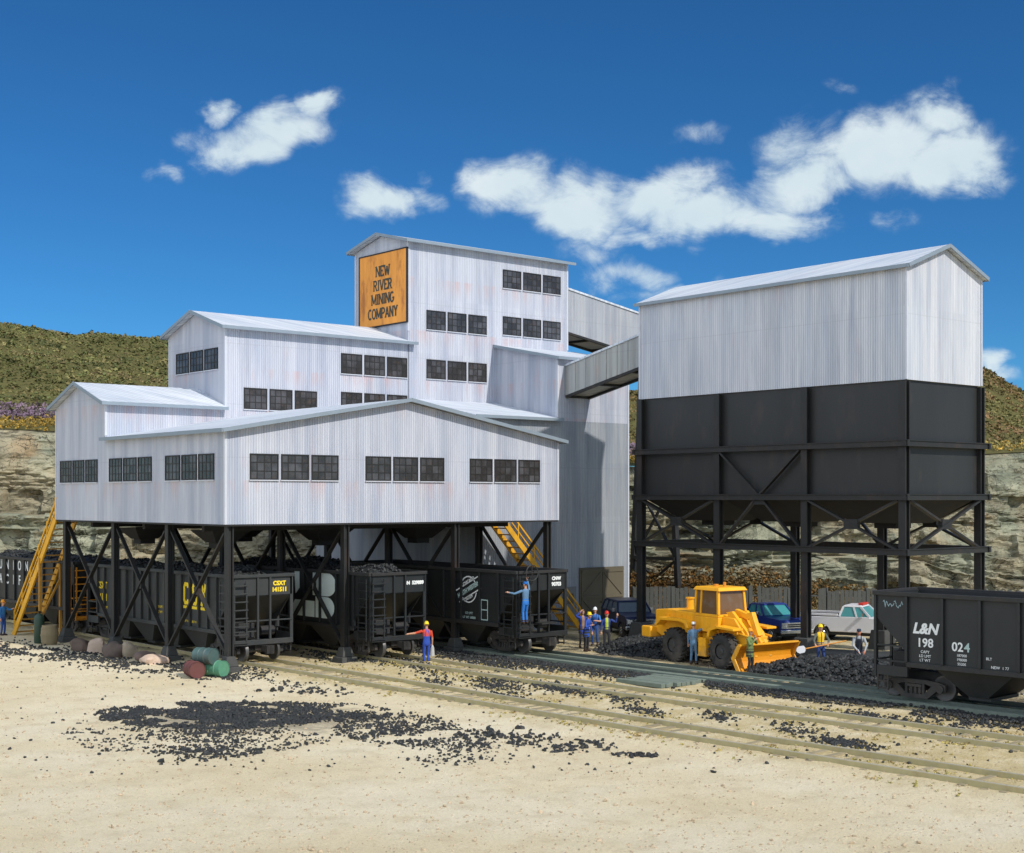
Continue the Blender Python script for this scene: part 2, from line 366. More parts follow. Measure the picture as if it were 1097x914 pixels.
# scattered clouds for the rest of the sky
bn = g.noise(g.mapping(d, (1, 1, 2.6)), 3.2, 8, .6, .2)
back = g.math('MULTIPLY', g.math('MULTIPLY', g.step(bn, .50, .68), g.step(w_, .55, .2)), g.step(z_, .02, .1))
# a bright bank of cloud added unseen, behind-left of camera, to light -X walls
fill_bank = g.math('MULTIPLY', g.step(g.math('ADD', g.math('MULTIPLY', g.math('SUBTRACT', bn, .5), 1.2), dot((-.93, -.25, .18))), .12, .5), g.step(w_, .45, .1))
cf = g.math('MAXIMUM', g.math('MAXIMUM', front, back), fill_bank)
shade = g.noise(g.mapping(pv, (1, 1.3, 1), (3, 1, 0)), 14, 5)
ccol = g.mix(shade, (5.6, 7.2, 8.0, 1), (8.6, 9.2, 9.3, 1))
tint = g.mix(1.0, hsv.outputs['Color'], (.41, .84, 1.0, 1), 'MULTIPLY')
ccol = g.mix(fill_bank, ccol, (11.8, 13.2, 15.2, 1))
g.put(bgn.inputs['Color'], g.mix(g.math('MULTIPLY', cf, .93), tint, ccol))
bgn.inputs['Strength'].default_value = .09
vs_ = sc.view_settings; sc.display_settings.display_device = 'sRGB'
vs_.view_transform = 'Standard'; vs_.look = 'None'; vs_.exposure = .18; vs_.gamma = 1; vs_.use_curve_mapping = False
# ------------------------------------------------------------------ windows
WPROTO = {}
def window(parent, base, face, a, z, w=1.4, h=1.14, n=0):
    """one window: dark frame with glazing bars and its pane; face 'y' looks to -Y, 'x' looks to -X; a = left edge along the wall plane"""
    key = (face, round(w, 2), n)
    if key not in WPROTO:
        f = MB(); rnd = random.Random(n)
        B = (lambda m, u0, u1, d0, d1, z0, z1: m.box(u0, u1, -d1, -d0, z0, z1)) if face == 'y' else (lambda m, u0, u1, d0, d1, z0, z1: m.box(-d1, -d0, u0, u1, z0, z1))
        t = .055
        B(f, 0, w, 0, .05, 0, t); B(f, 0, w, 0, .05, h-t, h); B(f, 0, t, 0, .048, t, h-t); B(f, w-t, w, 0, .048, t, h-t)
        for k in (1, 2, 3): B(f, w*k/4-.02, w*k/4+.02, .0, .036, t, h-t)
        for k in (1, 2): B(f, t, w-t, .0, .034, h*k/3-.02, h*k/3+.02)
        p = MB(); B(p, t, w-t, 0, .022, t, h-t)
        s = MB(); B(s, -.03, w+.03, 0, .075, -.045, -.001)
        fo = f.build('window', M['frame'], parent); po = p.build('pane', M['pane'], fo); so = s.build('sill', M['corner'], fo)
        WPROTO[key] = (fo, po, so)
        o = fo
    else:
        fo, po, so = WPROTO[key]
        o = fo.copy(); C.objects.link(o); o.parent = parent
        for q in (po, so): c = q.copy(); C.objects.link(c); c.parent = o
    o.location = (a[0]-base[0], a[1]-base[1], z-base[2])
def wgroup(parent, base, face, plane, u0, z, w=1.40, gap=.16, h=1.14):
    for k in range(3):
        u = u0+k*(w+gap)
        window(parent, base, face, (u, plane) if face == 'y' else (plane, u), z, w, h)
# ------------------------------------------------------------------ the mine building
X0, X1, Y0, Y1, YW = 29.25, 48.43, 53.69, 65.8, 71.93
RX = (X0+X1)/2
BB = Vector((38.8, 62, 0))
bld = thing('coal_tipple', 'pale corrugated mine building on black stilts, stepping up to a tall tower', 'mine building', BB)
def bp(mb, name, mat, parent=bld, base=BB, **kw): return mb.build(name, mat, parent, base, **kw)
Z0 = 6.38
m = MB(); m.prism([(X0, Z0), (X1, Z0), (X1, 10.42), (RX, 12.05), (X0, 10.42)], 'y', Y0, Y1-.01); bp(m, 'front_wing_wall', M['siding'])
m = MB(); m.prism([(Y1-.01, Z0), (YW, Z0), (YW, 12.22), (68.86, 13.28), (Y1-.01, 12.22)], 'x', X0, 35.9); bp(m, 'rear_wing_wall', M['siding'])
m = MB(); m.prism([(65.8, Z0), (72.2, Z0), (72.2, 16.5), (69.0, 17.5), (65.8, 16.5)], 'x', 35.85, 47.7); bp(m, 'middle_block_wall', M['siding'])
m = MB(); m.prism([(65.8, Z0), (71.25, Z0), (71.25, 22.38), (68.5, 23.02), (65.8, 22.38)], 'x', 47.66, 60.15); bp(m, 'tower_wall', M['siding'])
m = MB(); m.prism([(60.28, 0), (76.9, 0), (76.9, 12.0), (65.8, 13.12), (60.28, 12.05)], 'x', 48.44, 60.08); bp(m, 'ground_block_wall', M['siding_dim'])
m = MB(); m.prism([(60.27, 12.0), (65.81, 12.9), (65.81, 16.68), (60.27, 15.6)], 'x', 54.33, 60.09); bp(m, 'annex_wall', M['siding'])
# corner trims
for (x, y, z0, z1, sx, sy) in [(X0, Y0, Z0, 10.36, -1, -1), (X1, Y0, Z0, 10.36, 1, -1), (X0, YW, Z0, 12.1, -1, 1), (35.85, 65.8, 12.3, 16.4, -1, -1), (35.85, 72.2, 13, 16.4, -1, 1),
                               (47.66, 65.8, 17.2, 22.3, -1, -1), (60.15, 65.8, 16.9, 22.3, 1, -1), (47.66, 71.25, 17, 22.3, -1, 1), (54.33, 60.27, 12.2, 15.5, -1, -1), (60.09, 60.27, .05, 15.5, 1, -1), (29.25, 65.79, 10.6, 12.1, -1, -1)]:
    m = MB(); m.box(x-(.03 if sx < 0 else .09), x+(.03 if sx > 0 else .09), y-(.03 if sy < 0 else .09), y+(.03 if sy > 0 else .09), z0, z1); bp(m, 'corner_trim', M['corner'])
def roof(name, quads, t=.10, eaves=()):
    m = MB()
    for q in quads: m.slab(q, t)
    r = bp(m, name, M['roof'])
    f = MB()
    for a, b in eaves: f.bar(a, b, .05, .17)
    if eaves: f.build('fascia', M['trim'], r, BB)
    return r
def gable_y(name, xa, xr, xb, za, zr, ya, yb):
    d = .06
    roof(name, [[(xa, ya, za), (xr, ya, zr), (xr, yb, zr), (xa, yb, za)], [(xr+.004, ya, zr), (xb, ya, za), (xb, yb, za), (xr+.004, yb, zr)]],
         eaves=[((xa-.03, ya-.03, za-d), (xa-.03, yb, za-d)), ((xa, ya-.03, za-d), (xr, ya-.03, zr-d)), ((xr, ya-.032, zr-d), (xb, ya-.032, za-d)), ((xb+.03, ya-.03, za-d), (xb+.03, yb, za-d))])
def gable_x(name, ya, yr, yb, za, zr, xa, xb, right=False):
    d = .06
    e = [((xa-.03, ya-.03, za-d), (xb, ya-.03, za-d)), ((xa-.03, ya, za-d), (xa-.03, yr, zr-d)), ((xa-.032, yr, zr-d), (xa-.032, yb, za-d)), ((xa, yb+.03, za-d), (xb, yb+.03, za-d))]
    if right: e += [((xb+.03, ya, za-d), (xb+.03, yr, zr-d)), ((xb+.032, yr, zr-d), (xb+.032, yb, za-d))]
    roof(name, [[(xa, ya, za), (xb, ya, za), (xb, yr, zr), (xa, yr, zr)], [(xa, yr+.004, zr), (xb, yr+.004, zr), (xb, yb, za), (xa, yb, za)]], eaves=e)
gable_y('front_wing_roof', 28.95, RX, 48.75, 10.47, 12.19, 53.34, 60.2)
roof('front_wing_roof', [[(28.95, 60.2, 10.47), (RX, 60.2, 12.19), (RX, 65.79, 12.19), (28.95, 65.79, 10.47)], [(RX+.004, 60.2, 12.19), (48.44, 60.2, 10.5), (48.44, 65.79, 10.5), (RX+.004, 65.79, 12.19)]],
     eaves=[((28.92, 60.2, 10.41), (28.92, 65.76, 10.41))])
gable_x('rear_wing_roof', 65.45, 68.86, 72.28, 12.25, 13.42, 28.93, 35.85)
gable_x('middle_block_roof', 65.43, 69.0, 72.55, 16.52, 17.65, 35.5, 47.66)
roof('middle_block_roof', [[(47.66, 65.43, 16.52), (48.1, 65.43, 16.52), (48.1, 65.79, 16.63), (47.66, 65.79, 16.63)]], eaves=[((47.66, 65.40, 16.46), (48.1, 65.40, 16.46))])
gable_x('tower_roof', 65.43, 68.5, 71.62, 22.44, 23.2, 47.3, 60.5, True)
roof('annex_roof', [[(54.05, 59.95, 15.68), (60.45, 59.95, 15.68), (60.45, 65.79, 16.82), (54.05, 65.79, 16.82)]],
     eaves=[((54.05, 59.92, 15.62), (60.45, 59.92, 15.62)), ((54.02, 59.95, 15.62), (54.02, 65.79, 16.76)), ((60.48, 59.95, 15.62), (60.48, 65.79, 16.76))])
roof('lower_roof', [[(48.0, 59.95, 12.10), (54.325, 59.95, 12.10), (54.325, 65.79, 13.28), (48.0, 65.79, 13.28)]],
     eaves=[((48.0, 59.92, 12.04), (54.5, 59.92, 12.04))])
roof('lower_roof', [[(48.2, 65.81, 13.24), (60.3, 65.81, 13.24), (60.3, 77.2, 12.08), (48.2, 77.2, 12.08)]])
# windows
for u in (30.44, 36.47, 42.60): wgroup(bld, BB, 'y', Y0, u, 8.31, 1.42, .14)
for u in (54.62, 60.66, 66.68): wgroup(bld, BB, 'x', X0, u, 8.31, 1.42, .18)
wgroup(bld, BB, 'y', 65.8, 36.95, 12.23); wgroup(bld, BB, 'y', 65.8, 43.05, 14.46); wgroup(bld, BB, 'y', 65.8, 43.05, 12.3)
wgroup(bld, BB, 'x', 35.85, 66.55, 14.34, 1.46, .18)
wgroup(bld, BB, 'y', 65.8, 48.98, 17.38); wgroup(bld, BB, 'y', 65.8, 48.98, 14.5)
wgroup(bld, BB, 'y', 65.8, 54.78, 20.36, 1.46, .18); wgroup(bld, BB, 'y', 65.8, 54.78, 17.50, 1.46, .18)
# floor beams and loading chutes
m = MB(); m.box(X0+.02, X1-.02, Y0+.02, 60.2, 6.30, 6.375); m.box(X0+.02, X1-.02, 60.202, YW-.02, 6.30, 6.373)
for y in (57, 63, 69): m.box(X0+.7, X1-.7, y-.12, y+.12, 6.02, 6.2999)
bp(m, 'underfloor', M['floor'])
for cx in (31.7, 37.3, 43.1):
    for cy in (58.6, 66.6):
        m = MB(); m.hexa([(cx-.5, cy-.5, 5.45), (cx+.5, cy-.5, 5.45), (cx+.5, cy+.5, 5.45), (cx-.5, cy+.5, 5.45)], [(cx-1.0, cy-1.1, 6.02), (cx+1.0, cy-1.1, 6.02), (cx+1.0, cy+1.1, 6.02), (cx-1.0, cy+1.1, 6.02)])
        m.box(cx-.4, cx+.4, cy-.4, cy+.4, 5.2, 5.449); bp(m, 'loading_chute', M['floor'])
# stilts: I-shaped posts on stepped footings, braced along each row
def post_mesh(m, x, y, z0, z1, s=.30):
    m.box(x-s/2, x-s/2+.06, y-s/2, y+s/2, z0, z1); m.box(x+s/2-.06, x+s/2, y-s/2, y+s/2, z0, z1); m.box(x-s/2+.06, x+s/2-.06, y-.04, y+.04, z0, z1)
PX, PY = (29.6, 35.54, 41.93, 47.93), (53.98, 59.6, 65.4, 71.35)
for i, x in enumerate(PX):
    for j, y in enumerate(PY):
        if x > 47 and y > 60: continue
        m = MB(); post_mesh(m, x, y, .66, 6.299); po = bp(m, 'post', M['steel'])
        f = MB(); f.hexa([(x-.46, y-.46, -.1), (x+.46, y-.46, -.1), (x+.46, y+.46, -.1), (x-.46, y+.46, -.1)], [(x-.40, y-.40, .26), (x+.40, y-.40, .26), (x+.40, y+.40, .26), (x-.40, y+.40, .26)])
        f.hexa([(x-.32, y-.32, .262), (x+.32, y-.32, .262), (x+.32, y+.32, .262), (x-.32, y+.32, .262)], [(x-.21, y-.21, .70), (x+.21, y-.21, .70), (x+.21, y+.21, .70), (x-.21, y+.21, .70)])
        f.build('footing', M['concrete'], po, BB, bevel=.03)
    for j in range(3):
        if x > 47 and j > 0: continue
        ya, yb = PY[j]+.2, PY[j+1]-.2
        for s, (a, b) in ((0, (.75, 6.0)), (1, (6.0, .75))):
            m = MB(); dx = -.05 if s else .05; m.bar((x+dx, ya, a), (x+dx, yb, b), .08, .20, (1, 0, 0)); bp(m, 'brace', M['steel'])
        m = MB(); m.box(x-.10, x+.10, (ya+yb)/2-.17, (ya+yb)/2+.17, 3.2, 3.56); bp(m, 'gusset_plate', M['steel'])
# doors in the tall ground block
m = MB(); m.box(56.0, 59.62, 60.20, 60.275, 0.02, 3.42); dr = bp(m, 'door_frame', M['brown_door'])
for s, (a, b) in enumerate(((56.12, 57.79), (57.83, 59.5))):
    m = MB(); m.box(a, b, 60.15, 60.199, .05, 3.3)
    for q in ((.05, .22), (1.6, 1.75), (3.12, 3.3)): m.box(a+.001, b-.001, 60.11, 60.149, q[0]+.001, q[1])
    m.bar((a+.1 if s else b-.1, 60.125, .25), (b-.1 if s else a+.1, 60.125, 1.55), .12, .04, (0, 1, 0)); m.bar((a+.1 if s else b-.1, 60.125, 3.1), (b-.1 if s else a+.1, 60.125, 1.8), .12, .04, (0, 1, 0))
    dl = bp(m, 'door', M['brown_door']); h = MB(); hx = b-.15 if s == 0 else a+.15; h.box(hx-.03, hx+.03, 60.06, 60.108, 1.3, 1.42); h.build('handle', M['blackpart'], dl, BB)
m = MB(); m.box(54.65, 55.75, 60.22, 60.275, .02, 2.35); sd = bp(m, 'side_door', M['grey_door'])
m = MB(); m.box(54.95, 55.5, 60.19, 60.219, 1.35, 1.95); m.build('door_window', M['pane'], sd, BB)
m = MB(); m.box(55.58, 55.66, 60.16, 60.219, 1.05, 1.13); m.build('handle', M['blackpart'], sd, BB)
# ------------------------------------------------------------------ sign board
SB = Vector((47.62, 68.2, 17.75))
sg = thing('sign_board', 'large orange wooden sign with black slab letters on the tower end wall', 'sign', SB)
m = MB(); m.box(47.56, 47.655, 65.78+.05, 70.62, 17.75, 21.98); m.build('board', M['signwood'], sg, SB)
m = MB(); m.box(47.53, 47.65, 65.75, 65.829, 17.68, 22.05); m.box(47.53, 47.65, 70.621, 70.70, 17.68, 22.05); m.box(47.532, 47.65, 65.83, 70.62, 21.981, 22.05); m.box(47.532, 47.65, 65.83, 70.62, 17.68, 17.749); m.build('border', M['frame'], sg, SB)
arc = lambda cx, cy, rx, ry, a0, a1, n=9: [(cx+rx*math.cos(R(a0+(a1-a0)*i/n)), cy+ry*math.sin(R(a0+(a1-a0)*i/n))) for i in range(n+1)]
GL = {  # slab-serif letters: (width, strokes, serifs as (x, y))
 'N': (.8, [[(.12, 0), (.12, 1)], [(.12, 1), (.68, 0)], [(.68, 0), (.68, 1)]], [(.12, 0), (.68, 1), (.1, 1)]),
 'E': (.66, [[(.12, 0), (.12, 1)], [(.12, .95), (.56, .95), (.56, .8)], [(.12, .05), (.58, .05), (.58, .22)], [(.12, .52), (.42, .52)]], [(.1, 0), (.1, 1)]),
 'W': (1.0, [[(.1, 1), (.3, 0)], [(.3, 0), (.5, .8)], [(.5, .8), (.7, 0)], [(.7, 0), (.9, 1)]], [(.1, 1), (.5, .86), (.9, 1)]),
 'R': (.76, [[(.12, 0), (.12, 1)], [(.12, .95)]+arc(.36, .73, .22, .22, 90, -90)+[(.12, .51)], [(.36, .5), (.62, 0)]], [(.12, 0), (.1, 1), (.64, 0)]),
 'I': (.34, [[(.17, 0), (.17, 1)]], [(.17, 0), (.17, 1)]),
 'V': (.8, [[(.1, 1), (.4, 0)], [(.4, 0), (.7, 1)]], [(.1, 1), (.7, 1)]),
 'M': (.98, [[(.13, 0), (.13, 1)], [(.13, 1), (.49, .12)], [(.49, .12), (.85, 1)], [(.85, 0), (.85, 1)]], [(.13, 0), (.85, 0), (.1, 1), (.88, 1)]),
 'G': (.8, [arc(.4, .5, .3, .45, 50, 330, 14)+[(.68, .42), (.46, .42)]], []),
 'C': (.74, [arc(.4, .5, .3, .45, 48, 312, 14)], []),
 'O': (.82, [arc(.41, .5, .31, .45, 0, 360, 18)], []),
 'P': (.72, [[(.12, 0), (.12, 1)], [(.12, .95)]+arc(.38, .71, .24, .24, 90, -90)+[(.12, .47)]], [(.12, 0), (.1, 1)]),
 'A': (.8, [[(.1, 0), (.4, 1)], [(.4, 1), (.7, 0)], [(.2, .33), (.6, .33)]], [(.1, 0), (.7, 0)]),
 'Y': (.78, [[(.1, 1), (.39, .48)], [(.39, .48), (.68, 1)], [(.39, .5), (.39, 0)]], [(.39, 0), (.1, 1), (.68, 1)]),
}
def slab_word(word, cy, z, hgt, xs):
    mb = MB(); tot = sum(GL[c][0] for c in word)*hgt*xs; x = -tot/2; lift = 0.
    for c in word:
        w, st, se = GL[c]
        for s in st:
            stroke(mb, [(x+px*hgt*xs, py*hgt) for px, py in s], (47.555, cy, z), (0, -1, 0), (0, 0, 1), .15*hgt*1.05, .01, lift); lift += .0007
        for px, py in se:
            stroke(mb, [(x+(px-.13)*hgt*xs, py*hgt+(.035 if py < .5 else -.035)*hgt), (x+(px+.13)*hgt*xs, py*hgt+(.035 if py < .5 else -.035)*hgt)], (47.555, cy, z), (0, -1, 0), (0, 0, 1), .075*hgt, .01, lift); lift += .0007
        x += w*hgt*xs
    mb.build('lettering', M['signink'], sg, SB)
for wd, z, xs in (('NEW', 20.65, .98), ('RIVER', 19.82, .95), ('MINING', 19.0, .95), ('COMPANY', 18.16, .88)): slab_word(wd, 68.2, z, .62, xs)
# ------------------------------------------------------------------ conveyor galleries
def gallery(name, label, p, q, axis, w, h, mat, wallname='gallery_wall'):
    """sloping box gallery, p and q = bottom centre line ends"""
    p, q = Vector(p), Vector(q); base = Vector((p.x, p.y, 0)); t = thing(name, label, 'conveyor', base)
    side = Vector((1, 0, 0)) if axis == 'y' else Vector((0, 1, 0)); up = Vector((0, 0, h))
    def hx(mb, o0, o1, z0, z1):
        a, b = side*o0, side*o1
        lo = [p+a+Vector((0, 0, z0)), p+b+Vector((0, 0, z0)), q+b+Vector((0, 0, z0)), q+a+Vector((0, 0, z0))]
        mb.hexa(lo, [v+Vector((0, 0, z1-z0)) for v in lo])
    m = MB(); hx(m, -w/2, w/2, .12, h); m.build(wallname, mat, t, base)
    m = MB(); hx(m, -w/2-.07, w/2+.07, h+.002, h+.12); m.build('roof', M['roof'], t, base)
    m = MB(); hx(m, -w/2+.02, -w/2+.2, -.02, .118); hx(m, w/2-.2, w/2-.02, -.02, .118)
    n = max(2, int((q-p).length/2.2))
    for k in range(n+1):
        c = p.lerp(q, k/n); a = .14
        if axis == 'y': m.box(c.x-w/2+.2, c.x+w/2-.2, c.y-a, c.y+a, c.z-.0, c.z+.117)
        else: m.box(c.x-a, c.x+a, c.y-w/2+.2, c.y+w/2-.2, c.z, c.z+.117)
    m.build('frame', M['binleg'], t, base)
    if axis == 'y':
        m = MB(); k = int((q-p).length/.86)
        for i in range(k+1):
            c = p.lerp(q, (i+.02)/k*.98); m.box(c.x-w/2-.035, c.x-w/2-.002, c.y-.035, c.y+.035, c.z+.13, c.z+h-.02)
        m.build('batten', M['siding_conv'], t, base)
    return t, base
gallery('conveyor_gallery', 'short sloping enclosed conveyor bridging from the building wall up to the storage bin', (55.9, 60.26, 13.36), (55.9, 52.42, 14.98), 'y', 2.02, 1.8, M['siding_conv'])
ug, ub = gallery('conveyor_gallery', 'long pale conveyor gallery running out of the tower behind the storage bin', (60.16, 67.25, 18.05), (92, 67.25, 13.0), 'x', 2.5, 2.8, M['siding_upper'])
for tx in (69.6, 82.0):
    zt = 18.05-(tx-60.16)*.1586; legs = {}
    m = MB()
    for s in (-1, 1):
        m.bar((tx, 67.25+s*2.25, 0), (tx, 67.25+s*1.2, zt), .34, .34, (1, 0, 0))
    W_ = lambda z: 1.2+1.05*(1-z/zt)
    for z in (3.4, 8.6): m.bar((tx-.2, 67.25-W_(z), z), (tx-.2, 67.25+W_(z), z), .16, .22)
    for a, b in ((.6, 3.4), (3.4, 8.6), (8.6, zt-.4)):
        m.bar((tx-.06, 67.25-W_(a), a), (tx-.06, 67.25+W_(b), b), .12, .18, (1, 0, 0)); m.bar((tx+.08, 67.25+W_(a), a), (tx+.08, 67.25-W_(b), b), .12, .18, (1, 0, 0))
    m.build('trestle', M['binleg'], ug, ub)
# ------------------------------------------------------------------ storage bin
XA, XB, YA, YB = 53.1, 59.1, 35.97, 52.4
NB = Vector((56.1, 44.2, 0))
sb = thing('storage_bin', 'big coal bin with black steel hopper under a white corrugated house, on black legs', 'coal bin', NB)
def nb(mb, name, mat, parent=sb, **kw): return mb.build(name, mat, parent, NB, **kw)
xr = (XA+XB)/2
m = MB(); m.prism([(XA, 12.75), (XB, 12.75), (XB, 17.76), (xr, 18.86), (XA, 17.76)], 'y', YA, YB); nb(m, 'house_wall', M['siding_bin'])
for x, y in ((XA, YA), (XB, YA), (XA, YB), (XB, YB)):
    m = MB(); m.box(x-.05, x+.05, y-.05, y+.05, 12.76, 17.72); nb(m, 'corner_trim', M['corner'])
m = MB(); o = .22
m.slab([(XA-o, YA-.25, 17.80), (xr, YA-.25, 19.02), (xr, YB+.25, 19.02), (XA-o, YB+.25, 17.80)], .1); m.slab([(xr+.004, YA-.25, 19.02), (XB+o, YA-.25, 17.80), (XB+o, YB+.25, 17.80), (xr+.004, YB+.25, 19.02)], .1)
rf = nb(m, 'roof', M['roof'])
f = MB()
f.bar((XA-o-.03, YA-.27, 17.74), (XA-o-.03, YB+.25, 17.74), .05, .16); f.bar((XA-o, YA-.28, 17.74), (xr, YA-.28, 18.96), .05, .16); f.bar((xr, YA-.282, 18.96), (XB+o, YA-.282, 17.74), .05, .16); f.bar((XB+o+.03, YA-.27, 17.74), (XB+o+.03, YB+.25, 17.74), .05, .16)
nb(f, 'fascia', M['trim'], rf)
m = MB(); m.box(XA+.12, XB-.12, YA+.12, YB-.12, 7.54, 12.745); nb(m, 'bin_wall', M['binsteel'])
LY = (36.07, 41.45, 46.88, 52.28)
for j in range(3):
    a, b = LY[j]+.25, LY[j+1]-.25; c = (a+b)/2
    m = MB(); m.hexa([(xr-1.3, c-1.3, 6.35), (xr+1.3, c-1.3, 6.35), (xr+1.3, c+1.3, 6.35), (xr-1.3, c+1.3, 6.35)], [(XA+.14, a-.24, 7.535), (XB-.14, a-.24, 7.535), (XB-.14, b+.24, 7.535), (XA+.14, b+.24, 7.535)])
    m.box(xr-.6, xr+.6, c-.6, c+.6, 6.1, 6.349); nb(m, 'hopper_bottom', M['floor'])
for sx, x in ((-1, XA-.02), (1, XB+.02)):
    for y in LY:
        m = MB(); s = .36
        m.box(x-s/2, x-s/2+.06, y-s/2, y+s/2, .9, 12.7); m.box(x+s/2-.06, x+s/2, y-s/2, y+s/2, .9, 12.7); m.box(x-s/2+.06, x+s/2-.06, y-.05, y+.05, .9, 12.7)
        lg = nb(m, 'leg', M['binleg'])
        f = MB(); f.hexa([(x-.54, y-.54, -.1), (x+.54, y-.54, -.1), (x+.54, y+.54, -.1), (x-.54, y+.54, -.1)], [(x-.40, y-.40, .95), (x+.40, y-.40, .95), (x+.40, y+.40, .95), (x-.40, y+.40, .95)])
        nb(f, 'footing', M['concrete'], lg, bevel=.04)
    xo = x+sx*.26
    for z in (9.92, 7.54, 5.1):
        m = MB(); m.box(xo-.08, xo+.08, YA-.32, YB+.28, z-.12, z+.12); m.box(xo-sx*.0-.13, xo+.13, YA-.32, YB+.28, z+.121, z+.16); nb(m, 'beam', M['binleg'])
    for j in range(3):
        a, b = LY[j]+.24, LY[j+1]-.24; c = (a+b)/2; xp = x+sx*.12
        def br(p, q, d): 
            mm = MB(); mm.bar((xp+d, *p), (xp+d, *q), .10, .22, (1, 0, 0)); nb(mm, 'brace', M['binleg'])
        if j == 1:
            br((c, 7.66), (a, 5.2), .0); br((c, 7.66), (b, 5.2), -.02)
            if sx < 0: br((a, 9.8), (c, 7.66), .0); br((b, 9.8), (c, 7.66), -.02)
            mm = MB(); mm.box(xp-.1, xp+.09, c-.38, c+.38, 7.2, 7.40); nb(mm, 'gusset_plate', M['binleg'])
        else:
            br((a, 7.42), (b, 5.22), .02); br((b, 7.42), (a, 5.22), -.04)
            mm = MB(); mm.box(xp-.12, xp+.1, c-.38, c+.38, 6.1, 6.55); nb(mm, 'gusset_plate', M['binleg'])
for sy, y in ((-1, YA+.1), (1, YB-.12)):
    yo = y+sy*.26
    for z in (9.92, 7.54, 5.1):
        m = MB(); m.box(XA-.4, XB+.4, yo-.08, yo+.08, z-.119, z+.119); m.box(XA-.4, XB+.4, yo-.13, yo+.13, z+.12, z+.158); nb(m, 'beam', M['binleg'])
    a, b, yp = XA+.24, XB-.24, y+sy*.1
    for d, p, q in ((.03, (a, 7.42), (b, 5.22)), (-.05, (b, 7.42), (a, 5.22))):
        m = MB(); m.bar((p[0], yp+d, p[1]), (q[0], yp+d, q[1]), .1, .22, (0, 1, 0)); nb(m, 'brace', M['binleg'])
    m = MB(); m.box(xr-.38, xr+.38, yp-.12, yp+.1, 6.1, 6.55); nb(m, 'gusset_plate', M['binleg'])
# ------------------------------------------------------------------ stairs
def stairs(name, label, foot, top, width, n, rails=(-1, 1)):
    """foot/top: centre points; treads across 'side'"""
    foot, top = Vector(foot), Vector(top); base = Vector((foot.x, foot.y, 0)); t = thing(name, label, 'stairs', base)
    d = top-foot; hd = Vector((d.x, d.y, 0)).normalized(); side = Vector((-hd.y, hd.x, 0))
    for s in (-1, 1):
        o = side*s*width/2
        m = MB(); m.bar(foot+o, top+o, .10, .30, (0, 0, 1)); m.build('stringer', M['yellow'], t, base)
        m = MB(); up1, up2 = Vector((0, 0, 1.15)), Vector((0, 0, .72))
        m.bar(foot+o+up1+d*.02, top+o+up1+hd*.2, .085, .085); m.bar(foot+o+up2+d*.02, top+o+up2+hd*.2, .06, .06)
        for k in range(6):
            c = foot+d*(.02+.196*k)+o; m.bar(c, c+up1, .07, .07)
        if s in rails: m.build('handrail', M['yellow'], t, base)
    for k in range(n):
        c = foot+d*((k+.5)/n); m = MB(); m.bar(c-side*(width/2-.051), c+side*(width/2-.051), .26, .06); m.build('tread', M['tread'], t, base)
    return t, base, hd, side
st, bs, hd, sd_ = stairs('staircase', 'steep yellow staircase climbing to the rear left corner, beside the wooden barrel', (29.25, 76.4, 0), (29.85, 72.1, 6.4), 1.2, 18, (-1,))
m = MB()
for s in (-.6, .6): m.bar(Vector((29.62, 73.6, 0))+sd_*s, Vector((29.62, 73.6, 4.3))+sd_*s, .14, .14)
m.bar(Vector((29.62, 73.6, 1.0))-sd_*.6, Vector((29.62, 73.6, 3.2))+sd_*.6, .08, .1)
m.build('support_frame', M['tread'], st, bs)
stairs('staircase', 'yellow staircase rising against the tall grey wall behind the open hopper car', (54.4, 58.9, 0), (48.5, 58.9, 6.4), 1.15, 18, (1,))
# ------------------------------------------------------------------ ground
def interp(t, pts):
    if t <= pts[0][0]: return pts[0][1]
    for (a, x), (b, y) in zip(pts, pts[1:]):
        if t <= b: return x+(y-x)*(t-a)/(b-a)
    return pts[-1][1]
TRK = [[(8, 33.7), (20, 33.0), (30, 32.44), (40, 32.1), (47.7, 31.95), (54, 31.75), (70, 31.7), (130, 31.7)],
       [(8, 39.6), (22, 38.5), (35, 37.6), (43, 37.25), (52, 37.25), (70, 37.25), (130, 37.25)],
       [(8, 46.1), (20, 45.3), (30, 44.65), (41, 43.95), (50, 43.45), (60, 43.4), (130, 43.4)]]
def tx(i, y): return sum(interp(y+d, TRK[i]) for d in (-2, -1, 0, 1, 2))/5
def grid(us, ws, zf, name, mat, kind='structure', smooth=True):
    nu, nw = len(us), len(ws); vs = []
    for w in ws:
        for u in us:
            p = FW*w+RT*u; vs.append((p.x, p.y, zf(u, w, p.x, p.y)))
    fs = [(j*nu+i, j*nu+i+1, (j+1)*nu+i+1, (j+1)*nu+i) for j in range(nw-1) for i in range(nu-1)]
    me = bpy.data.meshes.new(name); me.from_pydata(vs, [], fs); me.materials.append(mat)
    if smooth: me.polygons.foreach_set('use_smooth', [True]*len(fs))
    o = bpy.data.objects.new(name, me); C.objects.link(o); tag(o, kind=kind); return o
far = [120, 160, 220, 320, 500, 900, 1800]
us = [-x for x in reversed(far)]+[-60+.4*i for i in range(301)]+far
us = sorted(set(us)); ws = [-1800, -600, -200, -60, -10, 8]+[16+.42*i for i in range(215)]+[110, 130, 180, 300, 600, 1800]
def ground_z(x, y):
    z = .05*noise.noise((x*.6, y*.6, 0))+.025*noise.noise((x*1.9, y*1.9, 3))
    for i in (0, 1):
        d_ = abs(x-tx(i, y))
        if d_ < 2.2: z += .125*min(1, (2.2-d_)/.9)
    return z
def gz(u, w, x, y):
    if w < 15 or w > 107 or abs(u) > 60: return 0.
    return ground_z(x, y)
gm, nt, b = newmat('sandy_ground'); g = G(nt); p = g.pos(); x, y, z = g.sep(p)
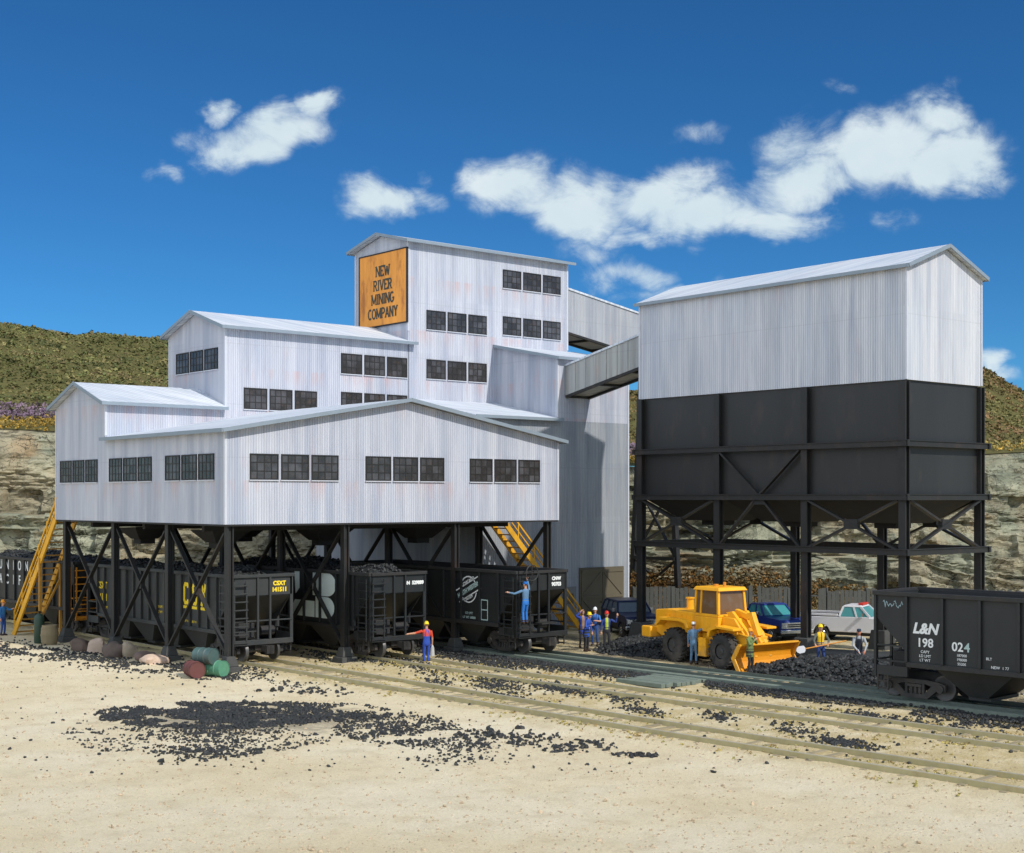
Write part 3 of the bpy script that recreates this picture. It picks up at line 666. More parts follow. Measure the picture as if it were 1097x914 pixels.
n1 = g.noise(p, .16, 5); n2 = g.noise(p, 1.1, 5, .6); n3 = g.noise(p, 14, 3, .7)
c = g.mix(g.step(n1, .35, .68), (.70, .595, .385, 1), (.775, .685, .495, 1))
c = g.mix(g.math('MULTIPLY', g.step(n2, .45, .75), .5), c, (.54, .43, .26, 1))
# yellow dirt between the tracks
line = g.math('ADD', x, g.math('MULTIPLY', y, .052))
yl = g.math('MULTIPLY', g.step(g.math('ADD', line, g.math('MULTIPLY', n1, 3.)), 33.2, 35.4), g.step(n2, .2, .62))
c = g.mix(g.math('MULTIPLY', yl, .75), c, (.46, .36, .15, 1))
# trodden coal dust beyond the third track; darker mottled ground under the building
n5 = g.noise(p, .5, 6, .65)
ds = g.math('MULTIPLY', g.step(line, 46.6, 48.), g.step(line, 56.5, 54.0))
ds = g.math('MULTIPLY', ds, g.step(n5, .40, .56))
ub_ = g.math('MULTIPLY', g.step(y, 55.5, 60.), g.math('MULTIPLY', g.step(x, 29., 31.5), g.step(x, 52., 49.5)))
ds = g.math('MAXIMUM', g.math('MULTIPLY', ds, .8), g.math('MULTIPLY', ub_, g.math('MULTIPLY', g.step(n5, .3, .6), .85)))
c = g.mix(ds, c, (.05, .046, .04, 1))
gu = g.math('DIVIDE', g.math('ADD', g.math('SUBTRACT', g.math('MULTIPLY', x, sa), g.math('MULTIPLY', y, ca)), 8.9), 5.2)
gw = g.math('DIVIDE', g.math('SUBTRACT', g.math('ADD', g.math('MULTIPLY', x, ca), g.math('MULTIPLY', y, sa)), 47.6), 3.6)
gd = g.math('SQRT', g.math('ADD', g.math('MULTIPLY', gu, gu), g.math('MULTIPLY', gw, gw)))
cs_ = g.step(g.math('ADD', gd, g.math('MULTIPLY', g.math('SUBTRACT', g.noise(p, 1.3, 7, .75), .5), 1.7)), 1.0, .45)
c = g.mix(g.math('MULTIPLY', cs_, .6), c, (.06, .057, .052, 1))
c = g.mix(g.math('MULTIPLY', g.step(n3, .54, .70), .45), c, (.33, .25, .155, 1))
n8 = g.noise(p, 31, 2, .8); c = g.mix(g.math('MULTIPLY', g.step(n8, .58, .70), .5), c, (.32, .25, .17, 1)); c = g.mix(g.math('MULTIPLY', g.step(n8, .44, .32), .55), c, (.80, .74, .60, 1))
n9 = g.noise(p, 3.6, 6, .75); c = g.mix(g.math('MULTIPLY', g.step(n9, .54, .74), .28), c, (.42, .32, .19, 1))
g.put(b.inputs['Base Color'], c); b.inputs['Roughness'].default_value = .95; b.inputs['Specular IOR Level'].default_value = .15
g.put(b.inputs['Normal'], g.bump(g.noise(p, 9, 8, .8), .9, .09))
grid(us, ws, gz, 'ground', gm)
# ------------------------------------------------------------------ cliff and hills
TOPY = [(-400, 445), (0, 459), (60, 462), (200, 470), (450, 485), (680, 500), (800, 496), (1000, 490), (1097, 484), (1500, 480)]
CREST = [(-900, 335), (-100, 338), (0, 347), (40, 352), (80, 360), (110, 357), (150, 363), (181, 362), (300, 388), (450, 408), (600, 420), (680, 420), (760, 416), (900, 408), (1000, 396), (1045, 394), (1060, 399), (1078, 411), (1100, 422), (1150, 440), (1260, 430), (1700, 400)]
WB, WT, WC = 98., 103.5, 172.
def topz(u, w=WT): return H+(YH-interp(CX+F*u/w, TOPY))/F*w
def crestz(u): return H+(YH-interp(CX+F*u/WC, CREST))/F*WC
rm, nt, b = newmat('cliff_rock'); g = G(nt); p = g.pos(); x, y, z = g.sep(p)
warp = g.noise(p, .35, 4)
zz = g.math('ADD', z, g.math('MULTIPLY', warp, 3.))
q1 = g.comb(g.math('MULTIPLY', x, .3), g.math('MULTIPLY', y, .3), g.math('MULTIPLY', zz, .75))
lay = g.noise(q1, .8, 8, .6, .3); blot = g.noise(p, .16, 5, .6); n6 = g.noise(g.mapping(p, (1, 1, .6)), .4, 6)
c = g.ramp(lay, [(.3, (.14, .13, .09)), (.5, (.275, .245, .165)), (.7, (.41, .36, .24))])
c = g.mix(g.step(blot, .46, .60), c, g.mix(g.step(lay, .3, .7), (.15, .165, .12, 1), (.35, .35, .25, 1)))
c = g.mix(g.math('MULTIPLY', g.step(n6, .57, .72), .5), c, (.33, .225, .12, 1))
def fissure(q, sc_, w, amt, seed):
    global c
    k = g.noise(g.mapping(q, (1, 1, 1), (seed, seed*2, seed)), sc_, 6, .62, .6); lm_ = g.noise(g.mapping(p, (1, 1, 1), (seed, 0, 0)), .35, 3)
    f = g.math('MULTIPLY', g.step(g.math('ABSOLUTE', g.math('SUBTRACT', k, .5)), w, w*.25), g.step(lm_, .42, .56))
    c = g.mix(g.math('MULTIPLY', f, amt), c, (.035, .033, .025, 1)); return f
q2 = g.comb(g.math('MULTIPLY', x, .35), g.math('MULTIPLY', y, .35), zz)
f1 = fissure(q2, .75, .022, .85, 3.); f2 = fissure(q2, 1.7, .02, .7, 8.); f3 = fissure(g.mapping(p, (.8, .8, .5)), .5, .009, .7, 5.)
gr_ = g.noise(p, 5, 4, .75); c = g.mix(g.math('MULTIPLY', g.step(gr_, .5, .72), .4), c, (.10, .095, .065, 1))
g.put(b.inputs['Base Color'], c); b.inputs['Roughness'].default_value = .95; b.inputs['Specular IOR Level'].default_value = .1
g.put(b.inputs['Normal'], g.bump(lay, .9, .35, g.bump(g.noise(p, 3.5, 6, .7), .8, .12)))
cu = [-80+.26*i for i in range(620)]; rows = 100; vs = []; fs = []
def ridged(v): return 1-abs(noise.noise(v))*2
for j in range(rows+1):
    t = j/rows
    for u in cu:
        zt = topz(u); zv = -.3+(zt+.3)*t
        ww = noise.noise((u*.06, 4, 0))*1.6+.35*noise.noise((u*.3, 2, 0))
        zl = zv+ww*1.5+u*.02+.7*noise.noise((u*.04, zv*.45, 12))
        step = math.floor(zl/1.45); fr = zl/1.45-step
        led = .9*noise.noise((step*3.7, u*.045, 1))+.5*noise.noise((step*2.1, u*.16, 7))
        cell_ = math.floor(u/2.3+step*.47+.5*noise.noise((u*.5, step, 3))); blk = .9*noise.noise((cell_*7.7, step*3.1, 2))+.4*noise.noise((u*.34+step*5.3, step*1.9, 2))
        big = 1.5*noise.noise((u*.05, zv*.06, 9))
        fine = .28*noise.noise((u*.8, zl*1.6, 5))+.15*noise.noise((u*1.9, zl*3., 8))
        z2_ = zl*1.0/.47; st2 = math.floor(z2_); f2 = z2_-st2
        led2 = .38*noise.noise((st2*5.1, u*.11, 4))+.22*noise.noise((st2*3.3, u*.42, 6))
        d = big+1.25*led+1.5*blk+fine+1.3*led2+.95*(fr-.5)*min(1, max(0, .55+1.3*noise.noise((u*.09, step*1.7, 15))))+.40*(f2-.5)*min(1, max(0, .5+1.5*noise.noise((u*.15, st2*1.3, 16))))+.10*noise.noise((u*4.1, zl*5., 3))
        w = WB+(WT-WB)*t-d*(1-t**6)+ (0 if t < 1 else 0)
        p_ = FW*w+RT*u; vs.append((p_.x, p_.y, zv))
nu = len(cu)
fs = [(j*nu+i, j*nu+i+1, (j+1)*nu+i+1, (j+1)*nu+i) for j in range(rows) for i in range(nu-1)]
me = bpy.data.meshes.new('cliff'); me.from_pydata(vs, [], fs); me.materials.append(rm)
co = bpy.data.objects.new('cliff', me); C.objects.link(co); tag(co, kind='structure')
hm, nt, b = newmat('hill_soil'); g = G(nt); p = g.pos()
n = g.noise(p, .12, 6); n2 = g.noise(p, .9, 5)
c = g.mix(n, (.095, .09, .035, 1), (.15, .13, .055, 1)); c = g.mix(g.math('MULTIPLY', n2, .6), c, (.07, .075, .025, 1))
g.put(b.inputs['Base Color'], c); b.inputs['Roughness'].default_value = 1; b.inputs['Specular IOR Level'].default_value = .05
g.put(b.inputs['Normal'], g.bump(g.noise(p, 2.2, 5), .8, .3))
def hz(u, w, x=0, y=0):
    zt = topz(u, w if w < WT else WT) if w <= WT else topz(u*WT/w)
    uc = u*WC/max(w, WT)
    zc = crestz(uc)
    t = max(0, min(1, (w-WT)/(WC-WT)))
    z = zt+(zc-zt)*(t*.55+.45*(t*t*(3-2*t)))
    if w > WC: z = zc-.05*(w-WC)*min(1, (w-WC)/60)*.5
    nz = .9*noise.noise((u*.05, w*.05, 0))*math.sin(math.pi*t)+.25*noise.noise((u*.25, w*.25, 2))*min(1, t*6)
    return max(z+nz, -2)
hu = [-420, -320, -240, -180, -140]+[-115+1.6*i for i in range(145)]+[140, 180, 240, 320, 420]
hw = [WT-.15, WT+1.2, WT+2.6]+[WT+4.5+2*i for i in range(36)]+[182, 200, 230, 280, 360]
grid(hu, hw, hz, 'hillside', hm)
# foliage clumps scattered over the slopes: small ragged leaf faces
def leaf_mesh(name, pts, cols, mat, seed=1, leaves=9):
    rs = np.random.RandomState(seed); n = len(pts); P_ = np.array([q[:3] for q in pts]); S = np.array([q[3] for q in pts])
    K = leaves; N = n*K
    ctr = np.repeat(P_, K, 0); s = np.repeat(S, K)
    dirv = rs.normal(size=(N, 3)); dirv[:, 2] = np.abs(dirv[:, 2])*.8; dirv /= np.linalg.norm(dirv, axis=1)[:, None]
    c = ctr+dirv*(s*rs.uniform(.35, 1., N))[:, None]
    a = rs.normal(size=(N, 3)); a /= np.linalg.norm(a, axis=1)[:, None]
    bb = np.cross(a, dirv); bb /= (np.linalg.norm(bb, axis=1)[:, None]+1e-6)
    r = (s*rs.uniform(.28, .6, N))[:, None]
    v = np.stack([c+a*r, c+bb*r*.8, c-a*r*.9, c-bb*r*.7], 1).reshape(-1, 3)
    me = bpy.data.meshes.new(name); me.vertices.add(4*N); me.vertices.foreach_set('co', v.ravel())
    me.loops.add(4*N); me.loops.foreach_set('vertex_index', np.arange(4*N, dtype=np.int32))
    me.polygons.add(N); me.polygons.foreach_set('loop_start', np.arange(0, 4*N, 4, dtype=np.int32)); me.polygons.foreach_set('loop_total', np.full(N, 4, np.int32))
    me.update(); me.validate()
    ca_ = me.color_attributes.new('leaf', 'FLOAT_COLOR', 'POINT')
    pal = np.array(cols); nz_ = np.array([noise.noise((q[0]*.11, q[1]*.11, q[2]*.16)) for q in pts]); big_ = np.clip(1+.55*nz_, .6, 1.4)
    pick = np.repeat(np.where(rs.uniform(size=n) < .55, np.clip(((nz_+.5)*len(cols)).astype(int), 0, len(cols)-1), rs.randint(0, len(cols), n)), K); col = pal[pick]*rs.uniform(.75, 1.25, (N, 1))*np.repeat(big_, K)[:, None]
    col = np.concatenate([np.clip(col, 0, 1), np.ones((N, 1))], 1); ca_.data.foreach_set('color', np.repeat(col, 4, 0).ravel())
    me.materials.append(mat); o = bpy.data.objects.new(name, me); C.objects.link(o); tag(o, kind='stuff'); return o
lm, nt, b = newmat('foliage'); g = G(nt)
at_ = g.n('ShaderNodeAttribute', attribute_name='leaf'); g.put(b.inputs['Base Color'], at_.outputs['Color']); b.inputs['Roughness'].default_value = .9; b.inputs['Specular IOR Level'].default_value = .1
rnd = random.Random(3)
pts = []
def vis(px): return px < 215 or 655 < px < 700 or px > 1035
while len(pts) < 52000:
    w = WT+6+(WC+6-WT)*rnd.random()**.85; px = rnd.uniform(-460, 1500)
    if not vis(px) and rnd.random() < .6: continue
    u = (px-CX)/F*w; p = FW*w+RT*u
    pts.append((p.x, p.y, hz(u, w)-.1, rnd.uniform(.13, .36)*(1 if rnd.random() < .8 else 1.5)))
HC = [(.12, .125, .045), (.16, .155, .06), (.095, .105, .042), (.19, .165, .07), (.14, .14, .05), (.155, .125, .06), (.11, .13, .05)]
leaf_mesh('hill_brush', [q for q in pts if (Vector(q[:3]).dot(RT))/(Vector(q[:3]).dot(FW)) < .03], HC, lm, 1, 9)
leaf_mesh('hill_brush', [q for q in pts if (Vector(q[:3]).dot(RT))/(Vector(q[:3]).dot(FW)) >= .03], [(a*1.15, b*.92, c_*.95) for a, b, c_ in HC], lm, 2, 9)
def strip(name, n, w0, w1, cols, s0, s1, seed, px0=-460, px1=1500, lv=8):
    r = random.Random(seed); q = []
    for i in range(n):
        w = r.uniform(w0, w1); px = r.uniform(px0, px1); u = (px-CX)/F*w; p = FW*w+RT*u
        if noise.noise((u*.12, w*.3, seed)) < -.25: continue
        q.append((p.x, p.y, hz(u, w)-.05+r.uniform(0, .5), r.uniform(s0, s1)))
    leaf_mesh(name, q, cols, lm, seed, lv)
strip('yellow_flowers', 7400, WT-.1, WT+6.5, [(.48, .32, .07), (.42, .29, .09), (.34, .25, .08), (.50, .31, .06), (.26, .21, .07)], .10, .24, 11)
strip('purple_flowers', 4400, WT+6, WT+14, [(.21, .145, .20), (.26, .185, .235), (.17, .13, .13), (.20, .17, .12), (.24, .19, .19)], .15, .34, 12, -460, 700)
# rusty weeds on the foot of the cliff
q = []; r = random.Random(5)
while len(q) < 6500:
    px = r.gauss(770, 130); w = r.uniform(90.5, 97); u = (px-CX)/F*w; p = FW*w+RT*u
    if px < 640 or px > 1120: continue
    zz = max(0, (w-90.5)/6.5)**1.2*2.9*min(1, max(.15, 1.25-abs(px-760)/230))
    q.append((p.x, p.y, zz*r.uniform(.5, 1.), r.uniform(.08, .24)))
leaf_mesh('rust_weeds', q, [(.16, .085, .025), (.21, .115, .04), (.13, .08, .03), (.15, .115, .05), (.09, .07, .035)], lm, 6, 9)
# ------------------------------------------------------------------ coal
rs = np.random.RandomState(4)
bm = bmesh.new(); bmesh.ops.create_icosphere(bm, subdivisions=1, radius=1); ICO_V = np.array([v.co[:] for v in bm.verts]); ICO_F = np.array([[v.index for v in f.verts] for f in bm.faces]); bm.free()
TPL = [ICO_V*rs.uniform(.6, 1.2, (len(ICO_V), 1))*np.array([1, rs.uniform(.6, 1), rs.uniform(.5, .85)]) for _ in range(10)]
def lumps(name, pts, mat, label=None, cat=None, kind='stuff', extra=None, group=None):
    """pts: (x, y, z, size)"""
    vs, fs, o = [], [], 0
    for i, (x, y, z, s) in enumerate(pts):
        t = TPL[i % 10]; e = Euler((rs.uniform(0, 6), rs.uniform(-.5, .5), rs.uniform(0, 6))).to_matrix()
        vs.append(t@np.array(e).T*s+np.array([x, y, z])); fs.append(ICO_F+o); o += len(t)
    v = np.concatenate(vs); f = np.concatenate(fs)
    if extra is not None:
        ev, ef = extra; base = len(v); v = np.concatenate([v, np.array(ev)])
        f = [tuple(q) for q in f]+[tuple(i+base for i in q) for q in ef]
    else: f = [tuple(q) for q in f]
    me = bpy.data.meshes.new(name); me.from_pydata([tuple(q) for q in v], [], f); me.materials.append(mat)
    ob = bpy.data.objects.new(name, me); C.objects.link(ob); tag(ob, label, cat, group, kind); return ob
def gpt(px, py): p = at(px, py, Z=0); return p.x, p.y
r = random.Random(21); pts = []
def ell(n, cx, cy, rx, ry, s0, s1, pw=.5, tilt=0.):
    for _ in range(n):
        a = r.uniform(0, 2*math.pi); q = r.random()**pw; ex = math.cos(a)*q*rx
        x, y = gpt(cx+ex, cy+math.sin(a)*q*ry+ex*tilt)
        if noise.noise((x*.8, y*.8, 4))+.5*noise.noise((x*2.3, y*2.3, 9)) < -.42+.35*q and q > .4: continue
        s = r.uniform(s0, s1)*(1 if r.random() < .93 else 1.7); pts.append((x, y, ground_z(x, y)+s*.25, s))
ell(6800, 228, 767, 128, 14, .028, .072, .55); ell(3000, 300, 764, 125, 12, .028, .07, .52); ell(2000, 215, 785, 150, 28, .026, .065, .75)
ell(420, 225, 806, 75, 16, .03, .075, .9); ell(1300, 425, 781, 72, 20, .028, .075, .65, .06); ell(480, 490, 800, 85, 24, .026, .07, .8); ell(70, 330, 742, 70, 6, .05, .11, .9)
ell(110, 620, 800, 50, 7, .05, .11, .6); ell(50, 680, 810, 26, 3, .05, .1, .6); ell(120, 545, 790, 60, 10, .05, .12, .7)
lumps('coal_spill', pts, M['coal'])
# strip of coal along the post footings at the left
pts = []
for k in range(2600):
    px = r.uniform(-40, 235); py = interp(px, [(-40, 694), (0, 696), (60, 701), (120, 708), (200, 718), (240, 722)])+r.gauss(0, 4.5)
    x, y = gpt(px, py)
    if noise.noise((x*.7, y*.7, 1)) < -.2: continue
    s = r.uniform(.035, .095); pts.append((x, y, ground_z(x, y)+s*.25, s))
lumps('coal_spill', pts, M['coal'])
# coal beside the third track and loose lumps around the tracks
pts = []; ev, ef = [], []
ys = [14+.5*i for i in range(84)]
for y in ys:
    for k in range(7):
        t = k/6; x = tx(2, y)-2.75+1.65*t+.25*noise.noise((y*.35, k*.3, 0)); ev.append((x, y, -.06+.16*math.sin(math.pi*min(1, t*1.1+.0))+.06*noise.noise((x*2, y*2, 1))))
for j in range(len(ys)-1):
    for k in range(6): a = j*7+k; ef.append((a, a+1, a+8, a+7))
for k in range(6500):
    y = 14+42*r.random(); x = tx(2, y)-2.05+r.gauss(0, .62)
    if noise.noise((x*.5, y*.22, 8)) < -.3 and y < 40: continue
    s = r.uniform(.035, .09); pts.append((x, y, .02+s*.3+.05*(abs(x-tx(2, y)+1.95) < .6), s))
lumps('coal_strip', pts, M['coal'])
pts = []
def blob(px, py, rx, ry, n, s0=.035, s1=.085, tilt=.15):
    for _ in range(int(n*1.9)):
        ex = r.gauss(0, .42)*rx; x, y = gpt(px+ex, py+r.gauss(0, .42)*ry+ex*tilt); s = r.uniform(s0, s1); pts.append((x, y, ground_z(x, y)+s*.3, s))
for b_ in [(600, 741, 40, 5, 260), (470, 731, 18, 4, 40), (530, 735, 40, 8, 200), (545, 748, 25, 4, 30), (690, 762, 30, 6, 70), (665, 752, 30, 5, 40), (905, 797, 40, 6, 170), (850, 783, 30, 5, 50), (770, 770, 25, 5, 50), (395, 705, 26, 9, 330), (430, 712, 40, 8, 120), (345, 702, 30, 8, 120),
          (490, 703, 28, 7, 220), (530, 712, 40, 6, 160), (455, 722, 30, 5, 40), (270, 722, 30, 6, 70), (320, 735, 60, 5, 40), (940, 770, 60, 9, 160), (1010, 780, 50, 9, 110), (1050, 775, 40, 8, 60), (240, 724, 22, 5, 90)]: blob(*b_)
for _ in range(420):
    x, y = gpt(r.uniform(0, 1097), r.uniform(715, 830)); s = r.uniform(.03, .08); pts.append((x, y, ground_z(x, y)+s*.3, s))
lumps('coal_scatter', pts, M['coal'])
def pile(name, ells, n, s0=.05, s1=.14):
    """mound of coal: ells = (x, y, rx, ry, h)"""
    hf = lambda x, y: max(h*max(0, 1-((x-cx)/rx)**2-((y-cy)/ry)**2)**.9 for cx, cy, rx, ry, h in ells)
    q = []; tot = sum(e[2]*e[3] for e in ells)
    for cx, cy, rx, ry, h in ells:
        for _ in range(int(n*rx*ry/tot)):
            a = r.uniform(0, 6.283); t = math.sqrt(r.random())*1.12; x, y = cx+math.cos(a)*t*rx, cy+math.sin(a)*t*ry; s = r.uniform(s0, s1)
            q.append((x, y, hf(x, y)+s*.2+.05*noise.noise((x*2, y*2, 0)), s))
    ev, ef = [], []
    x0 = min(e[0]-e[2] for e in ells); x1 = max(e[0]+e[2] for e in ells); y0 = min(e[1]-e[3] for e in ells); y1 = max(e[1]+e[3] for e in ells)
    nx, ny = int((x1-x0)/.25)+2, int((y1-y0)/.25)+2
    for j in range(ny):
        for i in range(nx):
            x, y = x0+i*.25, y0+j*.25; ev.append((x, y, hf(x, y)-.05+.04*noise.noise((x*3, y*3, 0))))
    ef = [(j*nx+i, j*nx+i+1, (j+1)*nx+i+1, (j+1)*nx+i) for j in range(ny-1) for i in range(nx-1)]
    lumps(name, q, M['coal'], extra=(ev, ef))
pile('coal_pile', [(50.6, 47.6, 2.6, 2.2, .75), (49.0, 48.4, 2.0, 2.0, .5), (51.2, 49.6, 2.6, 2.4, .55), (48.7, 46.0, 1.2, 1.4, .3)], 2600)
pile('coal_pile', [(48.2, 37.6, 2.3, 2.1, .62), (49.4, 36.2, 2.2, 2.0, .8), (50.6, 37.4, 2.2, 2.2, .5), (47.3, 39.2, 1.2, .9, .3), (48.8, 34.0, 1.8, 2.2, .6), (52.5, 36.2, 2., 2.2, .4), (50.3, 39.9, 2.2, 1.2, .35)], 4200)
# grit, gravel and weeds on the sand
pts = []
for _ in range(5200):
    x, y = gpt(r.uniform(-20, 1117), 695+225*r.random()**1.2); s_ = r.uniform(.018, .045)*(1 if r.random() < .93 else 1.7); pts.append((x, y, ground_z(x, y)+s_*.2, s_))
M['gravel'] = paint('gravel', (.42, .33, .22), .95, .6, 3, bump=.3)
lumps('gravel', pts, M['gravel'])
q = []
while len(q) < 2600:
    y = r.uniform(15, 56); i = r.choice((0, 0, 1, 1, 1)); x = tx(i, y)+r.choice((-1.25, 1.25, 0, 2.6))+r.gauss(0, .35)
    if noise.noise((x*.6, y*.4, 17)) < .02: continue
    q.append((x, y, ground_z(x, y)-.0, r.uniform(.03, .085)))
leaf_mesh('dry_grass', q, [(.34, .28, .08), (.40, .32, .10), (.27, .24, .08), (.30, .21, .08)], lm, 31, 7)
# ------------------------------------------------------------------ tracks
def rail_strip(i, off, w, z0, z1, ya, yb, name, mat, parent, base):
    mb = MB(); ys = [ya+(yb-ya)*k/int((yb-ya)/1.) for k in range(int((yb-ya)/1.)+1)]; vs = []
    for y in ys:
        x = tx(i, y)+off
        vs += [(x-w/2, y, z0), (x+w/2, y, z0), (x+w/2, y, z1), (x-w/2, y, z1)]
    fs = [(0, 1, 2, 3), tuple(len(vs)-4+k for k in (3, 2, 1, 0))]
    for k in range(len(ys)-1):
        a = 4*k
        for e in range(4): fs.append((a+e, a+(e+1) % 4, a+4+(e+1) % 4, a+4+e))
    mb.add(vs, fs); return mb.build(name, mat, parent, base)
GA = .78
slp = None
for i, lab in enumerate(('olive dusty railway track nearest the camera, starting under the lettered yellow-black car', 'olive dusty railway track in the middle, behind the man in the red shirt', 'dark railway track in front of the wheel loader, edged with coal')):
    base = Vector((tx(i, 40), 40, 0)); t = thing('railway_track', lab, 'railway track', base, group='tracks running out from under the tipple')
    for s in (-1, 1):
        rl = rail_strip(i, s*GA, .075, .10, .265, 10, 118, 'rail', M['raildark' if i == 2 else 'rail'], t, base)
        rail_strip(i, s*GA, .075, .2655, .285, 10, 118, 'railhead', M['raildark' if i == 2 else 'railtop'], rl, base)
        rail_strip(i, s*GA, .13, .06, .099, 10, 118, 'rail_base', M['raildark' if i == 2 else 'rail'], rl, base)
    if i == 2:
        rail_strip(i, -GA-.36, .42, -.05, .20, 14, 55, 'timber_edge', M['plank'], t, base)
        rail_strip(i, GA-.3, .3, -.05, .17, 14, 55, 'timber_edge', M['plank'], t, base)
    for k in range(78 if i < 2 else 50):
        y = 12+.58*k; x = tx(i, y)
        if slp is None:
            m = MB(); m.box(-1.0, 1.0, -.11, .11, -.12, .14); slp = m.build('sleeper', M['sleeper'], t, None, bevel=.015); o = slp
        else: o = slp.copy(); C.objects.link(o); o.parent = t
        o.location = (x-base.x, y-base.y, r.uniform(-.03, .02)); o.rotation_euler = (0, 0, r.uniform(-.02, .02)-(tx(i, y+1)-tx(i, y-1))/2)
# timber crossing pad
base = Vector((41.6, 39.6, 0)); t = thing('crossing_pad', 'grey-green timber crossing pad lying beside the dark track', 'timber pad', base, .05)
for k in range(11):
    m = MB(); x = -1.4+.27*k; L_ = 2.6+r.uniform(-.25, .25)-abs(k-5)*.08; yc = r.uniform(-.12, .12)
    m.box(x-.125, x+.125, yc-L_/2, yc+L_/2, 0.0, .15+r.uniform(0, .03)); m.build('plank', M['plank'], t, None, bevel=.02)
# ------------------------------------------------------------------ fence
fa, fb = Vector((62.6, 62.4, 0)), Vector((80.5, 44.2, 0)); fd = (fb-fa).normalized(); fnrm = Vector((-fd.y, fd.x, 0))
t = thing('board_fence', 'long weathered grey board fence standing behind the parked trucks', 'fence', fa)
n = int((fb-fa).length/2.4)
for k in range(n):
    a = fa+fd*2.4*k; m = MB(); hs = r.uniform(1.75, 2.0)
    for j in range(9):
        if r.random() < (.22 if k in (1, 2) else .05): continue
        c = a+fd*(.14+.262*j); h_ = hs+r.uniform(-.08, .08)
        m.bar(c+Vector((0, 0, .02)), c+fd*r.uniform(-.03, .03)+Vector((0, 0, h_)), .03, .23, fd)
    pn = m.build('board_panel', M['fence'], t, fa)
    off = fnrm*.06
    for z in (.45, 1.45): m = MB(); m.bar(a+off+Vector((0, 0, z)), a+off+fd*2.39+Vector((0, 0, z)), .06, .1); m.build('fence_rail', M['fence'], t, fa)
    m = MB(); q = a+fnrm*.16; m.box(q.x-.07, q.x+.07, q.y-.07, q.y+.07, 0, 1.95); m.build('fence_post', M['fence'], t, fa)
